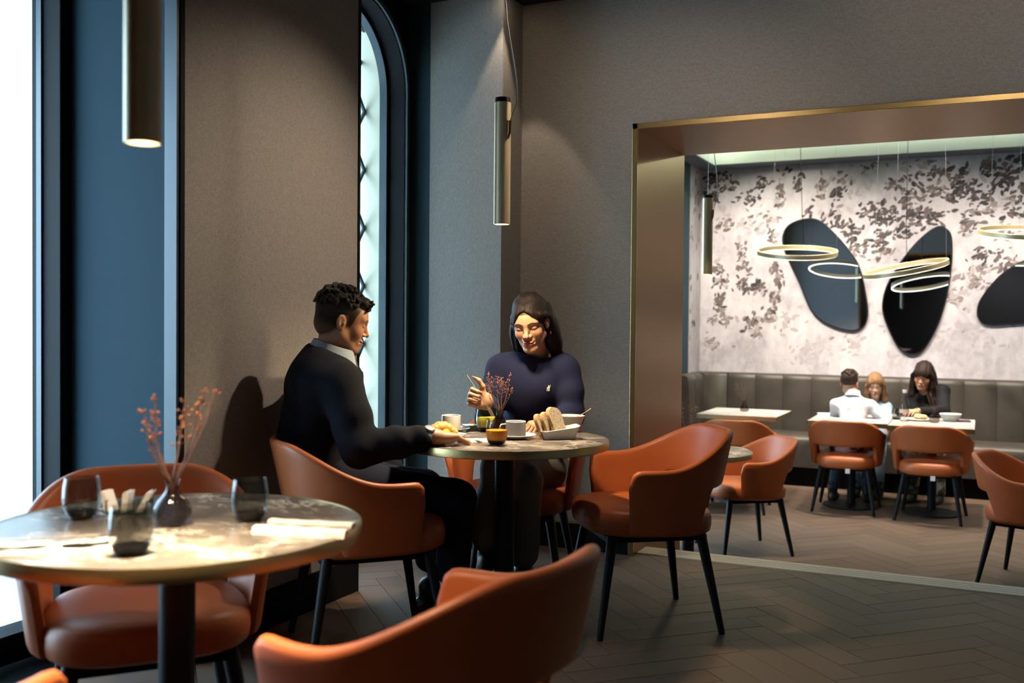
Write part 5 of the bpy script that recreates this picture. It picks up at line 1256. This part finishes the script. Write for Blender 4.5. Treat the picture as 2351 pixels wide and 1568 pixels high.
# ---- family at the back table (smaller in the picture, coarser)
def back_person(label, J, f, skin, head_c, head_f, pitch, roll, HS, shirt_mat, shirt_name, pants_mat, hands, fem, W, g, shoes=True, arm_r=.048, lips=(.4, .16, .13), brow=(.08, .05, .035), smile=0., depth=1.0, child=False):
    F3 = frame(f); person, base = person_root(J, label); H3 = rotf(frame(head_f), 0, pitch, roll); inv = lambda p: (np.array(p)-head_c)@H3/HS
    hd = place(head(.0036, skin, lips, brow, inv(J['neck']), jawk=.95, fem=fem, smile=smile, child=child), H3, head_c, HS)
    parts = [coarse_body(J, F3, W, skin, h=.02, g=g*.68), hd]
    for (q, tip, sx, curls, up) in hands:
        wr = np.array(J['wr'+q]); Yh = unit(np.array(tip)-wr); Zh = np.array(up, float); Zh = unit(Zh-Yh*(Zh@Yh)); HH = np.stack([np.cross(Yh, Zh), Yh, Zh], 1)
        parts.append(place(hand(.004, sx, curls, [(.6, .7, -.4), (.3, .9, -.4), (0, 1, -.3)], skin=skin), HH, wr, .78 if child else .95))
    add_mesh('body', parts, SKIN, person, base)
    pts = [v for k_, v in J.items() if k_[:2] in ('ne', 'ch', 'wa', 'pe', 'sh', 'el', 'wr')]; s = SDF(*bounds(pts, .16), .009); torso(s, J, F3, W, g, .05, depth)
    for q in 'RL': limb(s, [J['sh'+q], J['el'+q], np.array(J['el'+q])*.15+np.array(J['wr'+q])*.85], [arm_r*1.3, arm_r*1.15, arm_r*.9], .02)
    s.warp(wrinkle(.004, 40, len(label))); nk = np.array(J['neck']); s.ell(nk+np.array([0, 0, .06])+f*.03, np.array((.068, .072, .06))*(1 if not child else .9), frame(unit(f+np.array([0, 0, -.5]))), .008, 's')
    shirt = sdf_obj(shirt_name, s, shirt_mat, person, 1, base=base)
    if 'knR' in J:
        s = SDF(*bounds([J[k_] for k_ in ('pelvis', 'hipR', 'knR', 'anR', 'hipL', 'knL', 'anL')], .13), .011); s.ell(J['pelvis']-np.array([0, 0, .01]), np.array((.165*W, .13, .10))*g, F3, .04)
        for q in 'RL': limb(s, [J['hip'+q], J['kn'+q], J['an'+q]], [.085*g, .064*g, .055*g], .03)
        s.warp(wrinkle(.003, 40, 2)); sdf_obj('trousers', s, pants_mat, person, 1, base=base)
        if shoes:
            for q in 'RL': shoe(person, base, np.array(J['an'+q]), f, plain('dark_shoe', (.015, .014, .014), .5), ZB)
    return person, base, H3, shirt
def Yp(px, py, Y): return ony(px, py, Y)
fz = ZB
# boy from behind
bx, by = -1.02, 8.78
J = dict(neck=Yp(1958, 905, 9.0), chest=Yp(1960, 945, 8.98), waist=Yp(1955, 985, 8.92), pelvis=np.array([bx, 8.76, fz+.56]), shR=Yp(1999, 933, 9.02), shL=Yp(1922, 930, 9.0),
         elR=Yp(2034, 964, 8.98), wrR=Yp(2030, 946, 9.22), elL=Yp(1915, 965, 9.1), wrL=Yp(1945, 960, 9.28),
         hipR=np.array([bx+.08, 8.8, fz+.53]), knR=np.array([bx+.12, 9.2, fz+.51]), anR=np.array([bx+.12, 9.16, fz+.17]), hipL=np.array([bx-.08, 8.8, fz+.53]), knL=np.array([bx-.1, 9.2, fz+.51]), anL=Yp(1912, 1118, 9.1), floor=fz)
f = unit((.05, 1, 0)); hc = Yp(1951, 882, 9.04); white_shirt = cloth('white_shirt', (.66, .62, .66), .85, (60, .35, .01)); denim = cloth('blue_denim', (.05, .08, .14), .9)
P_, B0, H3, _ = back_person('boy in a white shirt seen from behind at the back table', J, f, (.55, .31, .2), hc, (.25, 1, 0), -.1, 0, .90, white_shirt, 'shirt', denim, [('R', Yp(2018, 930, 9.3), -1, [(60, 60, 30)]*4, (0, 0, 1)), ('L', Yp(1965, 958, 9.4), 1, [(40, 50, 30)]*4, (0, 0, 1))], True, .84, .86, arm_r=.042, child=True)
s = SDF((-.12, -.15, -.12), (.12, .16, .17), .005); s.ell((0, -.020, .050), (.079, .100, .085), k=.02); s.ell((0, .085, -.03), (.09, .075, .078), k=.02, op='s'); s.ell((0, .03, -.085), (.10, .10, .060), k=.02, op='s'); s.ell((0, -.03, -.14), (.1, .1, .065), k=.02, op='s')
for x in (-1, 1): s.ell((x*.083, -.004, -.010), (.02, .021, .034), k=.006, op='s')
rs_ = np.random.RandomState(9)
for i in range(120):
    d = unit(rs_.normal(size=3)); 
    if d[2] < .35: continue
    p = np.array([0, -.02, .054])+d*np.array([.078, .1, .088])*rs_.uniform(1, 1.06); t = unit(np.cross(d, rs_.normal(size=3))); s.cap(p-t*.012, p+t*.012, .008, .005, k=.006)
vs, Fq = s.mesh(); add_mesh('hair', [((vs*.90)@H3.T+hc, Fq, None)], hair_mat('brown_short_hair', (.012, .008, .006), (.05, .032, .022), .5), P_, B0)
nk = J['neck']; Rn = frame(unit(f+np.array([0, 0, -.3])))
MB().rings([[nk+Rn@np.array([math.cos(a)*r, math.sin(a)*r, z])-B0 for a in np.linspace(0, 2*PI, 25)[:-1]] for r, z in ((.068, -.02), (.056, .030), (.052, .030), (.062, -.02))], True, False, False).build('shirt_collar', white_shirt, P_, smooth=50)
# girl
gy = 9.93
J = dict(neck=Yp(2007, 925, gy), chest=Yp(2006, 957, gy-.02), waist=Yp(2005, 1000, gy-.02), pelvis=np.array([Yp(2005, 1010, gy)[0], gy+.02, fz+.585]), shR=Yp(1983, 936, gy-.01), shL=Yp(2034, 936, gy-.01),
         elR=Yp(1976, 975, gy-.16), wrR=Yp(1993, 966, gy-.42), elL=Yp(2042, 972, gy-.14), wrL=Yp(2032, 946, gy-.36), floor=fz)
px_ = J['pelvis']; 
for q, dx in (('R', -.08), ('L', .08)):
    J['hip'+q] = px_+np.array([dx, -.05, -.03]); J['kn'+q] = px_+np.array([dx*1.2, -.40, -.03]); J['an'+q] = np.array([px_[0]+dx*1.2, 9.46, fz+.1])
f = unit((.0, -1, 0)); hc = Yp(2010, 884, gy-.06); blue = cloth('light_blue_shirt', (.24, .36, .46), .85, (60, .3, .01))
P_, B0, H3, _ = back_person('girl with long light brown hair in a pale blue shirt on the banquette', J, f, (.62, .37, .26), hc, (.05, -1, 0), -.28, .06, .90, blue, 'shirt', cloth('light_denim', (.12, .17, .23), .9), [('R', Yp(2005, 962, gy-.55), -1, [(50, 55, 30)]*4, (0, 0, 1)), ('L', Yp(2022, 935, gy-.45), 1, [(60, 60, 30)]*4, (0, -.5, 1))], True, .80, .80, arm_r=.042, brow=(.26, .15, .09), child=True)
s = SDF((-.14, -.2, -.30), (.14, .13, .16), .0055); s.ell((0, -.022, .043), (.083, .1, .090), k=.02); s.ell((0, .046, .034), (.066, .060, .062), k=.03); s.ell((0, .100, -.036), (.058, .085, .090), k=.006, op='s'); s.ell((0, .04, -.09), (.056, .08, .06), k=.006, op='s')
for x in (-1, 1):
    s.chain([(x*.055, .05, .055), (x*.078, .02, .0), (x*.080, .018, -.08), (x*.082, .02, -.16), (x*.085, .025, -.25)], [.016, .022, .028, .030, .016], .015); s.chain([(x*.05, -.06, .0), (x*.06, -.06, -.12), (x*.06, -.04, -.2)], [.045, .045, .03], .02)
s.warp(lambda X, Y, Z: .002*np.sin(170*X+20*Y+8*Z)); vs, Fq = s.mesh(); add_mesh('hair', [((vs*.90)@H3.T+hc, Fq, None)], hair_mat('light_brown_hair', (.11, .055, .026), (.26, .145, .075)), P_, B0)
nk = J['neck']; Rn = frame(unit(f+np.array([0, 0, -.4])))
MB().rings([[nk+Rn@np.array([math.cos(a)*r, math.sin(a)*r+.006, z])-B0 for a in np.linspace(PI/2+.35, PI/2+2*PI-.35, 25)] for r, z in ((.072, -.03), (.054, .024), (.050, .024), (.066, -.03))], False, False, False).build('shirt_collar', blue, P_, smooth=50)
# woman in the blazer
ky = 9.86
J = dict(neck=Yp(2123, 908, ky), chest=Yp(2132, 945, ky+.02), waist=Yp(2135, 1000, ky+.05), pelvis=np.array([Yp(2132, 1010, ky)[0], ky+.06, fz+.59]), shR=Yp(2094, 914, ky-.02), shL=Yp(2163, 898, ky-.04),
         elR=Yp(2098, 968, ky-.10), wrR=Yp(2085, 975, ky-.38), elL=Yp(2166, 946, ky-.22), wrL=Yp(2104, 946, ky-.52), floor=fz)
px_ = J['pelvis']
for q, dx in (('R', -.09), ('L', .09)):
    J['hip'+q] = px_+np.array([dx, -.05, -.03]); J['kn'+q] = px_+np.array([dx*1.1, -.44, -.03]); J['an'+q] = np.array([px_[0]+dx*1.2, 9.42, fz+.1])
f = unit((-.15, -1, 0)); hc = Yp(2120, 862, ky-.10)
m, nt, b = nmat('camouflage_cloth'); setp(b, rough=.9); nt.links.new(ramp(nt, noise(nt, tex_vec(nt), 14, 3), [(.42, (.04, .04, .03)), (.5, (.2, .19, .14)), (.58, (.5, .47, .38))], 'CONSTANT'), b.inputs['Base Color'])
P_, B0, H3, _ = back_person('smiling woman with long dark hair and fringe in a black blazer', J, f, (.52, .27, .165), hc, (-.15, -1, 0), -.30, -.10, 1.0, cloth('black_blazer', (.0055, .0055, .007), .85, (300, .3, .002), 0), 'blazer', m, [('L', Yp(2083, 942, ky-.66), 1, [(20, 25, 15)]*4, (0, -.4, 1)), ('R', Yp(2080, 978, ky-.5), -1, [(50, 55, 30)]*4, (0, 0, 1))], True, .95, .97, smile=1.0, lips=(.36, .12, .10))
s = SDF((-.15, -.2, -.36), (.15, .14, .16), .0055); s.ell((0, -.022, .043), (.084, .101, .091), k=.02); s.ell((0, .046, .032), (.067, .063, .062), k=.03); s.ell((0, .100, -.058), (.056, .085, .088), k=.006, op='s'); s.ell((0, .04, -.09), (.054, .08, .06), k=.006, op='s')
for x in (-1, 1):
    s.chain([(x*.06, .055, .05), (x*.082, .03, .0), (x*.085, .028, -.09), (x*.080, .035, -.18), (x*.075, .04, -.28)], [.016, .020, .027, .032, .016], .015); s.chain([(x*.05, -.06, .0), (x*.07, -.06, -.12), (x*.07, -.04, -.24)], [.05, .05, .03], .02)
s.warp(lambda X, Y, Z: .002*np.sin(170*X+20*Y+8*Z)); vs, Fq = s.mesh(); add_mesh('hair', [((vs*1.0)@H3.T+hc, Fq, None)], hair_mat('dark_long_hair', (.006, .004, .004), (.03, .016, .012)), P_, B0)
br_ = MB(); w0 = np.array(J['wrL']); ax_ = unit(np.array(J['wrL'])-np.array(J['elL'])); a1 = unit(np.cross(ax_, (0, 0, 1))); a2 = np.cross(ax_, a1)
for k_, o_ in enumerate((-.004, -.014)): br_.tube([w0+ax_*o_+(a1*math.cos(t)+a2*math.sin(t))*.033-B0 for t in np.linspace(0, 2*PI, 21)], .003, 6)
br_.build('bracelet', MT['brass'], P_, smooth=60)
# teeth-white smile
sm_ = MB(); sm_.tube([hc+H3@np.array([x, .0985-.35*x*x/.02, -.0655+.12*x*x/.01])-B0 for x in np.linspace(-.016, .016, 9)], .0022, 6); sm_.build('teeth', MT['paper'], P_, smooth=60)

# ------------------------------------------------------------------ pastries (soft shapes)
pp = T(1010, 1004); cro = thing('croissant', 'golden croissant on the plate beside the man\'s hand', 'croissant', pp+np.array([0, 0, .0055])); cb0 = np.array(cro.location)
s = SDF((-.10, -.08, -.02), (.10, .08, .08), .0028)
for i in range(13):
    t = -1+2*i/12; a = t*1.25; r = .0265*(1-.62*abs(t)**1.6)*(1+.10*(i % 2)); s.ell((.052*math.sin(a), .04*math.cos(a)-.03, r*.88), (r*.72, r, r), np.array(Matrix.Rotation(-a, 3, 'Z')), k=.004)
m, nt, b = nmat('croissant_crust'); setp(b, rough=.5); nt.links.new(ramp(nt, noise(nt, tex_vec(nt), 45, 4), [(.3, (.40, .13, .02)), (.65, (.68, .33, .07))]), b.inputs['Base Color'])
s.cut(lambda X, Y, Z: .0005-Z+0*X+0*Y); o = sdf_obj('crust', s, m, cro, 1); o.rotation_euler = (0, 0, ar+.3); o.location = (RT[0]*.008+FW[0]*.02, RT[1]*.008+FW[1]*.02, 0)
mp = plain('mango_yellow', (.80, .36, .015), .45)
for k_, (dx, dy, lab) in enumerate(((-.052, -.012, 'yellow fruit piece at the left of the pastry plate'), (-.02, -.035, 'yellow fruit piece in front of the croissant'), (.03, -.03, 'yellow fruit piece right beside the man\'s knuckles'))):
    q = pp+RT*dx+FW*dy*np.array([1, 1, 0]); q[2] = pp[2]+.0065; fr_ = thing('fruit_piece', lab, 'fruit', q, k_*.8, 'yellow fruit pieces'); s = SDF((-.04, -.03, -.01), (.04, .03, .04), .003); s.cap((-.018, 0, .011), (.016, .004, .012), .012, .009, .01); s.ell((0, .006, .018), (.018, .012, .011), k=.008); s.cut(lambda X, Y, Z: .0004-Z+0*X+0*Y); sdf_obj('flesh', s, mp, fr_, 1)
q = T2(2113, 965); pa = thing('pastry', 'pale golden pastry on the back plate', 'pastry', q+np.array([0, 0, .0065])); s = SDF((-.08, -.06, -.01), (.08, .06, .07), .005); s.ell((0, 0, .02), (.058, .036, .024), k=.01); s.ell((-.02, 0, .028), (.025, .028, .02), k=.01); s.warp(wrinkle(.003, 160, 3)); s.cut(lambda X, Y, Z: .0005-Z+0*X+0*Y); sdf_obj('crust', s, plain('pale_pastry', (.62, .42, .18), .6), pa, 1)
